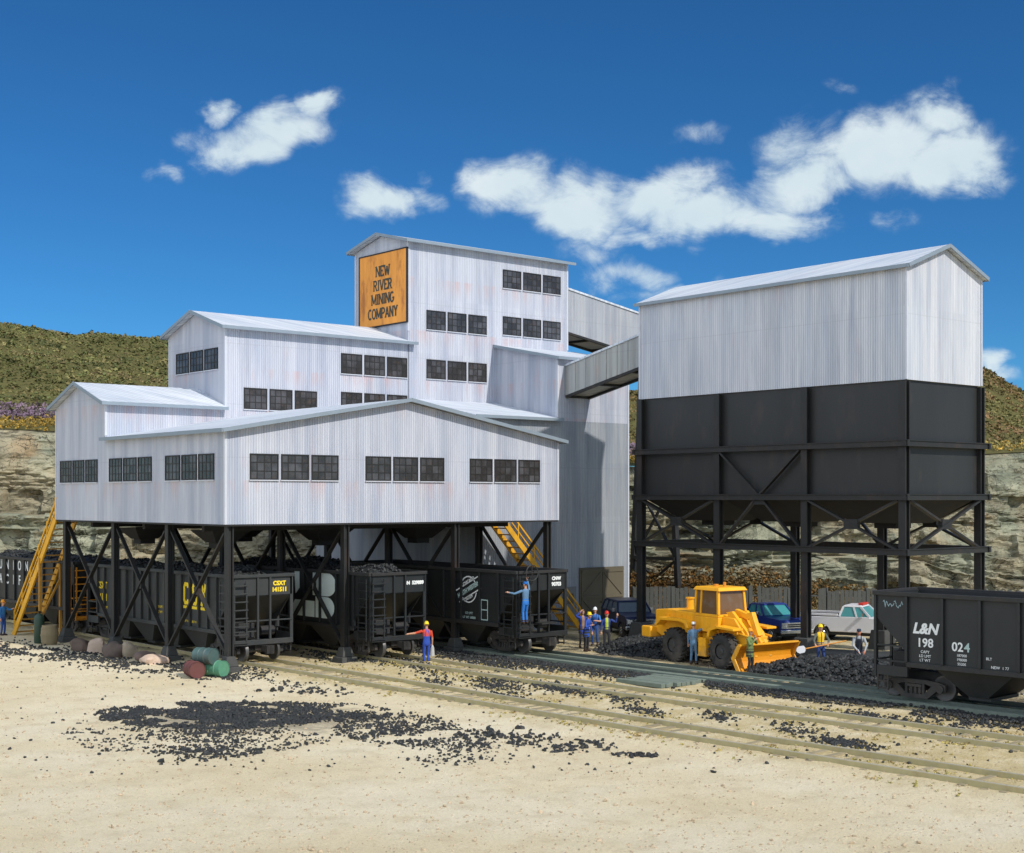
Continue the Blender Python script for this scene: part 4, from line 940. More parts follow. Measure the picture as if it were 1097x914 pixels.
# ------------------------------------------------------------------ hopper cars
HW, ZT, ZS, RAIL = 1.50, 4.05, 1.52, .285
def make_car(name, L, npost, bodymat, bays, cage=1.34):
    t = thing(name, 'car', 'railway car'); e = L/2
    # body: side sheets with stepped ends, end plates, slope sheets, hopper bays
    m = MB(); yi = e-cage
    poly = [(-e+.06, ZT), (-e+.06, ZT-.85), (-yi, ZT-2.1), (-yi, ZS), (yi, ZS), (yi, ZT-2.1), (e-.06, ZT-.85), (e-.06, ZT)]
    for s in (-1, 1): m.prism(poly, 'x', s*HW, s*(HW-.05))
    for s in (-1, 1):
        m.box(-HW, HW, s*(e-.06), s*e, ZT-.85, ZT)
        y0, y1 = s*(e-.065), s*(e-2.55); q = [(-HW+.06, y0, ZT-.85), (HW-.06, y0, ZT-.85), (HW-.06, y1, ZS+.05), (-HW+.06, y1, ZS+.05)]
        m.slab(q, .05)
    m.box(-HW+.06, HW-.06, -e+2.5, e-2.5, ZS+.0, ZS+.06)
    span = (2*e-4.6)/bays
    for k in range(bays):
        a = -e+2.3+span*k+.06; c_ = a+span-.12; mid = (a+c_)/2
        m.hexa([(-1.1, mid-.36, .58), (1.1, mid-.36, .58), (1.1, mid+.36, .58), (-1.1, mid+.36, .58)], [(-1.44, a, ZS-.01), (1.44, a, ZS-.01), (1.44, c_, ZS-.01), (-1.44, c_, ZS-.01)])
        m.box(-1.0, 1.0, mid-.42, mid+.42, .46, .575)
    m.build('body', bodymat, t)
    m = MB()
    for s in (-1, 1):
        m.box(s*(HW+.005), s*(HW+.13), -e-.02, e+.02, ZT-.06, ZT+.09); m.box(s*(HW+.003), s*(HW+.08), -yi, yi, ZS-.06, ZS+.12)
    for s in (-1, 1): m.box(-HW-.0, HW+.0, s*(e+.004), s*(e+.10), ZT-.05, ZT+.085)
    m.build('top_chord', M['truckblack'] if bodymat is M['carblack'] else bodymat, t, bevel=.012)
    pr_ = {}
    for s in (-1, 1):
        for k in range(npost+1):
            y = -yi+2*yi*k/npost
            if s not in pr_:
                m = MB(); m.box(s*(HW+.002), s*(HW+.115), -.055, .055, ZS+.125, ZT-.065); o = m.build('side_post', bodymat, t, bevel=.012); pr_[s] = o
            else: o = pr_[s].copy(); C.objects.link(o); o.parent = t
            o.location = (0, y, 0)
        for q in (-1, 1):
            m = MB(); m.box(s*(HW-.09), s*(HW+.06), q*(e-.0), q*(e-.10), 1.05, ZT-.07); m.build('corner_post', bodymat, t)
    for q in (-1, 1):
        m = MB()
        for x in (-.28, .34): m.box(x-.045, x+.045, q*(e+.005), q*(e+.095), 1.25, ZT-.06)
        m.build('end_post', bodymat, t)
        m = MB(); m.box(-HW, HW, q*(e-.12), q*(e+.11), 1.02, 1.24); m.build('end_sill', bodymat, t, bevel=.012)
        m = MB(); m.box(-HW, HW, q*(e-.02), q*(e+.04), 2.05, 2.11); m.box(-HW, -.28, q*(e-.02), q*(e+.04), 1.6, 1.65); m.build('end_rail', bodymat, t)
        m = MB()
        for s in (-1, 1): m.box(s*(HW-.03), s*(HW+.03), q*(e-.12), q*yi, 2.15, 2.21); m.box(s*(HW-.03), s*(HW+.03), q*(e-.12), q*yi, 1.60, 1.66)
        m.build('side_rail', bodymat, t)
        for s in (-1, 1): m = MB(); m.box(s*(HW-.05), s*(HW+.04), q*(e-.12), q*(yi-.02), 1.1, ZS-.07); m.build('side_sill', bodymat, t)
        m = MB(); m.box(-.3, .3, q*(e-2.2), q*(e-.12), .78, 1.2); m.build('centre_sill', M['truckblack'], t)
        m = MB(); m.box(-.95, -.15, q*(e-1.15), q*(e-.45), 1.3, 1.95); m.build('brake_gear', M['truckblack'], t, bevel=.02); m = MB(); m.tube((.3, q*(e-.8), 1.55), (1.0, q*(e-.8), 1.55), .22, 10); m.build('brake_gear', M['truckblack'], t, bevel=.02)
        m = MB(); m.box(-.14, .14, q*(e+.11), q*(e+.5), .72, .98); m.prism([(-.17, q*(e+.5)), (.17, q*(e+.5)), (.2, q*(e+.68)), (.06, q*(e+.76)), (-.02, q*(e+.64)), (-.2, q*(e+.72))], 'z', .66, 1.02); m.build('coupler', M['truckblack'], t)
        # ladders at the right-hand corner of each side and the left of each end
        s = q
        m = MB(); x0, x1 = s*(HW+.14), s*(HW+.18)
        ya, yb = q*(e-.18), q*(e-.80)
        for y in (ya, yb): m.box(x0, x1, y-.03, y+.03, 1.05, ZT-.2)
        for k in range(8): z = 1.15+.36*k; m.box(x0-.0, x1+.03*s, min(ya, yb)-.05, max(ya, yb)+.05, z-.028, z+.028)
        m.build('side_ladder', bodymat, t)
        m = MB(); y0, y1 = q*(e+.11), q*(e+.15)
        for x in (s*(HW-.02), s*(HW-.62)): m.box(x-.03, x+.03, y0, y1, 1.2, ZT-.2)
        for k in range(8): z = 1.15+.36*k; m.box(s*(HW+.06), s*(HW-.68), y0, y1+.03*q, z-.028, z+.028)
        m.build('end_ladder', bodymat, t)
        for s in (-1, 1):
            m = MB()
            for z in (.62, .88): m.box(s*(HW-.02), s*(HW+.05), q*(e-.14), q*(e-.60), z-.03, z+.03)
            m.box(s*(HW-.0), s*(HW+.045), q*(e-.14), q*(e-.19), .55, 1.1); m.box(s*(HW-.0), s*(HW+.045), q*(e-.55), q*(e-.60), .55, 1.1)
            m.build('stirrup_step', M['truckblack'], t)
        # truck
        yc = q*(e-1.42)
        m = MB(); m.box(-1.05, 1.05, yc-.2, yc+.2, .55, .92); tr = m.build('truck', M['truckblack'], t, bevel=.03)
        for s in (-1, 1):
            m = MB(); xa, xb = s*1.02, s*1.16; zc = RAIL+.45
            m.prism([(yc-1.22, zc-.1), (yc-1.22, zc+.14), (yc-.95, zc+.22), (yc-.45, zc+.27), (yc+.45, zc+.27), (yc+.95, zc+.22), (yc+1.22, zc+.14), (yc+1.22, zc-.1), (yc+.92, zc-.02), (yc+.45, zc+.12), (yc-.45, zc+.12), (yc-.92, zc-.02)], 'x', xa, xb)
            m.prism([(yc-.95, zc-.03), (yc-.70, zc+.09), (yc-.36, zc-.25), (yc+.36, zc-.25), (yc+.70, zc+.09), (yc+.95, zc-.03), (yc+.50, zc-.40), (yc-.50, zc-.40)], 'x', xa+.002*s, xb-.004*s)
            for y in (-.34, .34): m.box(xa+.01*s, xb-.01*s, yc+y-.05, yc+y+.05, zc-.25, zc+.12)
            for y in (-.17, 0, .17): m.tube((s*1.07, yc+y, zc-.25), (s*1.07, yc+y, zc+.0), .075, 8)
            m.box(xa, xb+.02*s, yc-.28, yc+.28, zc+.0, zc+.10)
            for y in (-1.02, 1.02): m.tube((s*.95, yc+y, zc), (s*1.22, yc+y, zc), .15, 12)
            m.build('side_frame', M['truckblack'], tr)
            for y in (-1.02, 1.02):
                m = MB(); rw = .45
                m.lathe([(.12, 0), (.30, .0), (.36, .02), (rw, .02), (rw+.035, -.09), (rw+.035, -.12), (.36, -.10), (.12, -.08)], (s*(GA+.07), yc+y, RAIL+rw), (s, 0, 0), 24)
                m.tube((0, yc+y, RAIL+rw), (s*.8, yc+y, RAIL+rw), .09, 8)
                m.build('wheel', M['wheelsteel'], tr, autosmooth=35)
    return t
def coal_load(car, L, label, h=.42, peaks=2):
    vs, fs = [], []; nx, ny = 11, 44; e = L/2-.25
    M4 = Matrix.Translation(car.location)@car.rotation_euler.to_matrix().to_4x4()
    def hh(x, y):
        ed = min(1, (1.42-abs(x))/.9)*min(1, (e-abs(y))/1.3); ed = max(0, ed)
        return ZT-.32+ (.32+h*(.65+.35*math.cos(y*peaks*math.pi*2/L)))*ed**.8+.07*noise.noise((x*2+car.location.x, y*1.4, 1))
    for j in range(ny):
        for i in range(nx):
            x = -1.42+2.84*i/(nx-1); y = -e+2*e*j/(ny-1); vs.append(tuple(M4@Vector((x, y, hh(x, y)-.04))))
    fs = [(j*nx+i, j*nx+i+1, (j+1)*nx+i+1, (j+1)*nx+i) for j in range(ny-1) for i in range(nx-1)]
    q = []
    for _ in range(1500):
        x, y = r.uniform(-1.4, 1.4), r.uniform(-e, e); s = r.uniform(.05, .12); p = M4@Vector((x, y, hh(x, y)+s*.2)); q.append((p.x, p.y, p.z, s))
    lumps('coal_load', q, M['coal'], extra=(vs, fs))
def place(car, xc, yc, label, rz=0):
    car.location = (xc, yc, 0); car.rotation_euler = (0, 0, rz); car['label'] = label; car['group'] = 'hopper cars on the tracks'; return car
def side(car, z, y):    # lettering frame on the -x side
    return (-HW-.006, y, z), (0, -1, 0), (0, 0, 1)
def letter(car, items, mat, name='lettering'):
    m = MB()
    for txt, y, z, size, kw in items: o, rr, uu = side(car, z, y); lettering(m, txt, o, rr, uu, size, **kw)
    return m.build(name, mat, car)
def end_letter(car, L, items, mat):
    m = MB()
    for txt, x, z, size, kw in items: lettering(m, txt, (x, -L/2-.006, z), (1, 0, 0), (0, 0, 1), size, **kw)
    return m.build('lettering', mat, car)
# grey car with yellow letters on the nearest track
LA = 15.3
carA = make_car('hopper_car', LA, 15, M['cargrey'], 4)
LB = 14.0
proto = make_car('hopper_car', LB, 8, M['carblack'], 3)
place(carA, 31.68, 54.72+LA/2, 'loaded dark grey hopper car with big yellow letters under the building')
m = MB(); ye = -LA/2
def ystroke(pts, y, z, w): stroke(m, pts, *side(carA, z, y), w, .004)
pitch = (LA-2.68)/15; yp = lambda k: -LA/2+1.34+pitch*(k+.5)
hC, wC = 1.05, .52
yC, yS, yX = yp(3)+.05, yp(2)+.05, yp(1)+.05
ystroke([(.19, .28), (.13, .42), (-.10, .43), (-.18, .30), (-.18, -.30), (-.10, -.43), (.13, -.42), (.19, -.28)], yC, 3.12, .17)
ystroke([(.19, .32), (.10, .43), (-.10, .43), (-.18, .30), (-.15, .10), (.14, -.08), (.18, -.28), (.10, -.43), (-.10, -.43), (-.19, -.32)], yS, 3.12, .16)
ystroke([(-.20, .5), (.20, -.5)], yX, 3.12, .2); stroke(m, [(-.20, -.5), (-.055, -.14)], *side(carA, 3.12, yX), .19, .004); stroke(m, [(.055, .14), (.20, .5)], *side(carA, 3.12, yX), .19, .004)
for y in (yC, yS, yX): ystroke([(-.27, -.62), (.27, -.62)], y, 3.12, .13)
m.build('lettering', M['decalyellow'], carA)
letter(carA, [('CSXT', LA/2-1.75, 3.05, .5, dict(bold=.012)), ('14151', LA/2-1.8, 2.45, .5, dict(bold=.012)), ('CAPY', LA/2-2.2, 1.95, .2, {}), ('LD LMT 2000', yp(6), 2.35, .16, {}), ('LT WT  581', yp(6), 2.1, .16, {}), ('NEW 11 75', yp(3), 1.85, .15, {}), ('BLT 11 75', yp(2), 1.85, .15, {})], M['decalyellow'])
end_letter(carA, LA, [('CSXT', .85, 3.70, .26, dict(bold=.014)), ('141511', .85, 3.42, .26, dict(bold=.014))], M['decalyellow'])
coal_load(carA, LA, '', .30, 3)
# black car with the big white ligature, middle track
carB = place(proto, 37.27, 52.2+LB/2, 'loaded black hopper car with large rounded white logo, right of the red barrel track')
carB['label'] = 'loaded black hopper car with a large white logo, behind the man in red'
def dup_car(): return copy_tree(carB)
carC = dup_car(); carD = dup_car(); carE = dup_car()
m = MB(); LY_ = 0
yl = lambda px: at(px, 630, X=37.27-HW).y-carB.location.y
def poly_on_side(m, pts, z0): m.prism([(y, z) for y, z in pts], 'x', -HW-.012, -HW-.004)
a0, a1, a2 = yl(318), yl(337), yl(360)
lobe = lambda cy, cz, ry, rz_: [(cy-ry*math.sin(R(a)), cz+rz_*math.cos(R(a))) for a in range(0, 181, 15)]
poly_on_side(m, [(a1+.15, 4.0), *[(y, z) for y, z in lobe(a2+.75, 3.45, .75, .55)], (a1+.15, 2.9)], 0)
poly_on_side(m, [(a1-.1, 2.86), *lobe(a2+.8, 2.36, .66, .5), (a1-.1, 1.86)], 0)
m.build('logo', M['bnwhite'], carB)
m = MB(); poly_on_side(m, [(a0+.15, 2.62), (a1+.0, 2.62), (a1+.0, 1.86), (a0+.75, 1.86)], 0); poly_on_side(m, [(a0+.2, 4.0), (a0-.25, 4.0), (a0-.25, 3.2), (a0+.1, 2.9)], 0); m.build('logo', M['bnwhite'], carB)
end_letter(carB, LB, [('BN  529889', .88, 3.62, .22, dict(bold=.012))], M['decalwhite'])
coal_load(carB, LB, '', .5, 2)
# black open car with the round railway emblem, far track
place(carC, 43.42, 49.25+LB/2, 'empty black hopper car with round bar emblem and a man climbing its end')
m = MB(); cy = at(502, 630, X=43.42-HW).y-carC.location.y; cz = 3.12
fr = lambda z=cz, y=cy: side(carC, z, y)
stroke(m, arc(0, 0, .62, .62, 38, 168, 12), *fr(), .06, .004); stroke(m, arc(0, 0, .62, .62, 218, 348, 12), *fr(), .06, .004)
rot = lambda x, y: (x*math.cos(R(24))-y*math.sin(R(24)), x*math.sin(R(24))+y*math.cos(R(24)))
stroke(m, [rot(-.92, .30), rot(.92, .30)], *fr(), .06, .004); stroke(m, [rot(-.92, -.30), rot(.92, -.30)], *fr(), .06, .004)
o_, r_, u_v = fr()
rd = Vector(r_)*math.cos(R(24))+Vector(u_v)*math.sin(R(24)); ud = Vector(u_v)*math.cos(R(24))-Vector(r_)*math.sin(R(24))
lettering(m, 'CHICAGO', Vector(o_)+Vector((0, 0, .40)), rd, ud, .2, bold=.006); lettering(m, 'SYSTEM', Vector(o_)+Vector((0, 0, -.42)), rd, ud, .2, bold=.006)
m.build('emblem', M['decalwhite'], carC)
m = MB(); lettering(m, 'NORTH WESTERN', o_, rd, ud, .30, bold=.014, xs=.72); m.build('emblem', M['decalpale'], carC)
y2 = at(519, 655, X=43.42-HW).y-carC.location.y
m = MB(); stroke(m, [(-.24, -.47), (.24, -.47), (.24, .47), (-.24, .47)], *fr(2.2, y2), .05, .004, closed=True); stroke(m, [(-.21, 0), (.21, 0)], *fr(2.2, y2), .05, .004); stroke(m, [(-.24, -.62), (.24, -.62)], *fr(2.2, y2), .08, .004); m.build('stencil', M['decalpale'], carC)
letter(carC, [('LD LMT', cy-.05, 1.98, .17, {}), ('LT WT 60800', cy-.05, 1.77, .17, {})], M['decalpale'])
end_letter(carC, LB, [('CNW', .88, 3.72, .22, dict(bold=.012)), ('90703', .88, 3.45, .24, dict(bold=.012))], M['decalwhite'])
m = MB(); bwp = at(570, 614, Y=carC.location.y-LB/2-.3); bw = (bwp.x-carC.location.x, -LB/2-.30, bwp.z); n_ = 24
ring = [(bw[0]+.36*math.cos(2*math.pi*i/n_), bw[1], bw[2]+.36*math.sin(2*math.pi*i/n_)) for i in range(n_)]
for i in range(n_): m.tube(ring[i], ring[(i+1) % n_], .028, 6)
for i in range(0, n_, 6): m.tube(bw, ring[i], .02, 6)
m.tube(bw, (bw[0], -LB/2-.09, bw[2]), .04, 8); m.build('brake_wheel', M['truckblack'], carC)
m = MB(); m.box(-.55, .35, -LB/2-.6, -LB/2-.112, 1.66, 1.73); m.build('end_platform', M['truckblack'], carC)
# rear car at the far left
place(carD, 31.7, 71.7+LB/2, 'loaded black hopper car with tall white letters and orange end ladders, far left')
for ch in list(carD.children):
    if ch.name.split('.')[0] in ('side_ladder', 'end_ladder', 'side_rail', 'side_sill', 'end_rail', 'end_sill') and min(v.co.y for v in ch.data.vertices) < 0:
        ch.data = ch.data.copy(); ch.data.materials[0] = M['orange']; ch['label'] = 'orange '+ch.name.split('.')[0].replace('_', ' ')
its = []
yu = lambda px: at(px, 612, X=31.7-HW).y-carD.location.y
for k, c_ in enumerate('UNION'): its.append((c_, yu([1, 8, 14.5, 21, 28.5][k]), 3.62, .78, dict(xs=.82, bold=.01)))
for k, c_ in enumerate('PACIFIC'): its.append((c_, yu([-6, 1, 8, 14.5, 21, 27, 33][k]), 2.78, .78, dict(xs=.82, bold=.01)))
letter(carD, its, M['decalwhite'])
coal_load(carD, LB, '', .42, 2)
# car at the right edge
place(carE, 44.62, 30.66-LB/2, 'black hopper car with white italic letters and number 198 024 at the right edge', .055)
off = Vector((tx(2, 30.66-LB/2), 0, 0)); carE.location.x = off.x-.05
yl = lambda k: LB/2-1.34-((LB-2.68)/8)*(k+.5)
letter(carE, [('L&N', yl(0), 2.86, .52, dict(shear=.25, bold=.02, xs=1.0))], M['decalwhite'])
letter(carE, [('198', yl(0), 2.36, .44, dict(bold=.008)), ('02', yl(1)+.16, 2.31, .44, dict(bold=.008)), ('CAPY', yl(0)-.0, 2.05, .14, {}), ('LD LMT', yl(0), 1.9, .14, {}), ('LT WT', yl(0), 1.75, .14, {}), ('187000', yl(1), 2.03, .13, {}), ('198000', yl(1), 1.88, .13, {}), ('55200', yl(1), 1.73, .13, {}), ('BLT', yl(2)+.4, 2.0, .13, {}), ('NEW  1 77', yl(2), 1.72, .14, {})], M['decalwhite'])
letter(carE, [('4', yl(1)-.2, 2.31, .44, dict(bold=.008))], M['decalpale'])
m = MB(); rr2 = random.Random(2); lift = 0
for k in range(9):
    y0 = LB/2-.35-.09*k; p0 = [(0, rr2.uniform(-.1, .1)), (.05, rr2.uniform(-.16, .16)), (.10, rr2.uniform(-.12, .12))]
    stroke(m, p0, *side(carE, 3.66, y0), .022, .003, lift); lift += .0006
m.build('chalk_scrawl', M['chalk'], carE)
# ------------------------------------------------------------------ wheel loader (faces -y)
LO = Vector((48.05, 42.0, 0)); ld = thing('wheel_loader', 'yellow articulated wheel loader with a wide orange-yellow blade at the coal pile', 'wheel loader', LO, R(-7))
def lp(m, name, mat, parent=ld, **kw): return m.build(name, mat, parent, **kw)
# rear engine frame
m = MB(); m.prism([(4.05, 1.25), (4.05, 2.28), (3.2, 2.36), (.95, 2.30), (.95, 1.0), (1.6, .9), (3.3, .95)], 'x', -.78, .78); eng = lp(m, 'engine_hood', M['loader'], bevel=.05)
m = MB(); m.box(-1.18, 1.18, 3.95, 4.62, .98, 1.5); lp(m, 'counterweight', M['loader'], bevel=.06)
for k in range(7): 
    m = MB(); m.box(-.80, -.783, 3.4-.3*k-.1, 3.4-.3*k+.1, 1.75, 2.15); m.build('vent', M['loader'], eng, bevel=.012)
m = MB(); m.tube((.25, 2.75, 2.3), (.25, 2.75, 2.82), .17, 14); m.tube((.25, 2.75, 2.82), (.25, 2.75, 2.88), .22, 14); m.build('air_intake', M['loader'], eng)
m = MB(); m.tube((-.3, 1.7, 2.3), (-.3, 1.7, 3.1), .055, 8); m.build('exhaust_pipe', M['blackpart'], eng)
for s in (-1, 1):
    m = MB(); pr_o = [(1.15, 1.62), (1.25, 1.92), (1.75, 2.02), (3.2, 2.0), (3.55, 1.62), (3.4, 1.60), (3.1, 1.86), (1.8, 1.9), (1.4, 1.82), (1.28, 1.6)]
    m.prism(pr_o, 'x', s*.785, s*1.28); lp(m, 'rear_fender', M['loader'], bevel=.02)
    m = MB(); pr_f = [(-.15, 1.35), (-.2, 1.72), (-.75, 1.88), (-1.9, 1.82), (-1.9, 1.72), (-.8, 1.76), (-.35, 1.62), (-.28, 1.35)]
    m.prism(pr_f, 'x', s*.70, s*1.28); lp(m, 'front_fender', M['loader'], bevel=.02)
    m = MB(); m.box(s*1.0, s*1.2, .0, .5, .5, 1.25); m.box(s*.95, s*1.22, -.05, .55, .45, .5); m.box(s*1.0, s*1.2, .05, .45, .85, .9); lp(m, 'step', M['loader'])
# front frame, cab
m = MB(); m.box(-.62, .62, -2.1, .9, .78, 1.45); m.prism([(-2.15, 1.2), (-1.2, 2.2), (-.35, 2.25), (-.2, 1.2)], 'x', -.6, .6); lp(m, 'front_frame', M['loader'], bevel=.04)
m = MB(); m.box(-.82, .82, -.42, 1.2, 1.5, 2.18); m.prism([(-.42, 2.181), (1.18, 2.181), (1.18, 2.32), (-.42, 2.32)], 'x', -.82, .82); cab = lp(m, 'cab', M['loader'], bevel=.03)
m = MB()
P0 = {(-1, -1): (-.80, -.40), (1, -1): (.80, -.40), (-1, 1): (-.80, 1.16), (1, 1): (.80, 1.16)}; P1 = {k: (v[0]*.93, v[1]*(.8 if v[1] < 0 else .97)) for k, v in P0.items()}
for k in P0: m = MB(); m.bar((*P0[k], 2.32), (*P1[k], 3.36), .11, .11, (0, 1, 0)); m.build('pillar', M['loader'], cab)
for s in (-1, 1): m = MB(); m.bar((s*.80, .78, 2.32), (s*.745, .76, 3.36), .09, .09, (0, 1, 0)); m.build('pillar', M['loader'], cab)
m = MB(); m.hexa([(-.86, -.5, 3.36), (.86, -.5, 3.36), (.86, 1.28, 3.36), (-.86, 1.28, 3.36)], [(-.78, -.4, 3.52), (.78, -.4, 3.52), (.78, 1.18, 3.52), (-.78, 1.18, 3.52)]); m.build('cab_roof', M['loader'], cab, bevel=.03)
m = MB(); m.tube((.1, .2, 3.52), (.1, .2, 3.72), .07, 10); m.tube((-.15, .5, 3.52), (-.15, .5, 3.62), .12, 10); m.build('beacon', M['orange'], cab)
def quadp(m, a, b, c_, d_, off): 
    n_ = (Vector(b)-Vector(a)).cross(Vector(d_)-Vector(a)).normalized()*off
    m.add([Vector(q) for q in (a, b, c_, d_)]+[Vector(q)-n_ for q in (a, b, c_, d_)], [(0, 1, 2, 3), (7, 6, 5, 4), (0, 4, 5, 1), (1, 5, 6, 2), (2, 6, 7, 3), (3, 7, 4, 0)])
def winq(a, b): 
    m = MB(); quadp(m, (*P0[a], 2.33), (*P0[b], 2.33), (*P1[b], 3.35), (*P1[a], 3.35), .02); m.build('window', M['cabglass'], cab)
winq((-1, -1), (1, -1)); winq((1, -1), (1, 1)); winq((1, 1), (-1, 1)); winq((-1, 1), (-1, -1))
m = MB(); m.box(-.3, .3, .45, .95, 2.0, 2.6); m.box(-.28, .28, .85, .98, 2.6, 3.0); m.build('seat', M['blackpart'], cab)
# lift arms, cylinders
for s in (-1, 1):
    m = MB(); xa, xb = s*.34, s*.50
    m.prism([(-.55, 2.42), (-.95, 2.5), (-1.95, 1.62), (-2.45, .62), (-2.25, .42), (-1.7, 1.2), (-.85, 2.12)], 'x', xa, xb); lp(m, 'lift_arm', M['loader'], bevel=.025)
    m = MB(); m.tube((s*.62, -.5, 1.25), (s*.62, -1.5, 1.55), .085, 10); m.tube((s*.62, -1.5, 1.55), (s*.62, -2.25, 1.45), .05, 10); lp(m, 'lift_cylinder', M['loader'])
m = MB(); m.bar((0, -.7, 2.45), (0, -1.6, 2.25), .22, .26); m.prism([(-1.5, 2.45), (-1.8, 2.5), (-2.25, 1.5), (-2.0, 1.35)], 'x', -.12, .12); m.bar((0, -2.0, 1.5), (0, -2.45, .95), .12, .16); lp(m, 'tilt_linkage', M['loader'], bevel=.02)
# blade: curved plate with end plates and cutting edge
cur = [(-2.86+.52*math.cos(R(a))-.3, .62+.58*math.sin(R(a))) for a in range(-75, 76, 15)]
cur = [(-3.35+.42*(1-math.cos(R(a))), .62+.56*math.sin(R(a))) for a in range(-80, 81, 16)]
cur = [(-2.42-.42*(1-math.cos(R(a))), z) for a, (y, z) in zip(range(-80, 81, 16), cur)]
back = [(y+.06, z) for y, z in cur]
m = MB(); k = len(cur); vs = []
for x in (-1.72, 1.72): vs += [(x, y, z) for y, z in cur]+[(x, y, z) for y, z in back]
fs = []
for i in range(k-1): fs += [(i, i+1, 2*k+i+1, 2*k+i), (k+i, 3*k+i, 3*k+i+1, k+i+1)]
fs += [(k-1, 2*k-1, 4*k-1, 3*k-1), (0, 2*k, 3*k, k)]
for o_ in (0, 2*k): fs += [(o_+i, o_+k+i, o_+k+i+1, o_+i+1) for i in range(k-1)]
m.add(vs, fs); bl = lp(m, 'blade', M['blade'])
for s in (-1, 1):
    m = MB(); m.prism([(cur[0][0]-.16, .0), (cur[0][0]+.10, .02), (back[k//2][0]+.06, .62), (cur[-1][0]+.10, 1.2), (cur[-1][0]-.12, 1.2), (cur[k//2][0]-.12, .62)], 'x', s*1.722, s*1.78); m.build('end_plate', M['loader'], bl, bevel=.012)
m = MB(); m.box(-1.72, 1.72, cur[-1][0]-.06, cur[-1][0]+.10, 1.18, 1.25); m.build('top_edge', M['loader'], bl)
m = MB(); m.box(-1.72, 1.72, cur[0][0]-.10, cur[0][0]+.02, .0, .1); m.build('cutting_edge', M['loader'], bl)
# wheels with lugged tyres
wp = None
for y in (2.3, -.98):
    for s in (-1, 1):
        if wp is None:
            m = MB(); rw = .77
            m.lathe([(.34, -.24), (.62, -.27), (rw-.05, -.22), (rw-.02, -.1), (rw-.02, .1), (rw-.05, .22), (.62, .27), (.34, .24)], (0, 0, 0), (1, 0, 0), 36, caps=False)
            for k in range(22):
                a = 2*math.pi*k/22
                for q in (-1, 1):
                    aa = a+(.14 if q > 0 else 0); c_, s_ = math.cos(aa), math.sin(aa)
                    m.bar((q*.03, rw*c_*.99, rw*s_*.99), (q*.25, (rw-.02)*math.cos(aa+.12), (rw-.02)*math.sin(aa+.12)), .085, .09, (0, c_, s_))
            ty = m.build('wheel', M['rubber'], ld, autosmooth=40)
            m = MB(); m.lathe([(.345, .17), (.32, .20), (.30, .12), (.16, .10), (.15, .2), (.05, .22)], (0, 0, 0), (-1, 0, 0), 24); m.lathe([(.345, .17), (.32, .20), (.30, .12), (.16, .10), (.15, .2), (.05, .22)], (0, 0, 0), (1, 0, 0), 24); rim = m.build('rim', M['rimgrey'], ty, autosmooth=35)
            wp = (ty, rim); o = ty
        else:
            o = wp[0].copy(); C.objects.link(o); o.parent = ld; q = wp[1].copy(); C.objects.link(q); q.parent = o
        o.location = (s*.98, y, .77); o.rotation_euler = (r.uniform(0, 6), 0, 0)
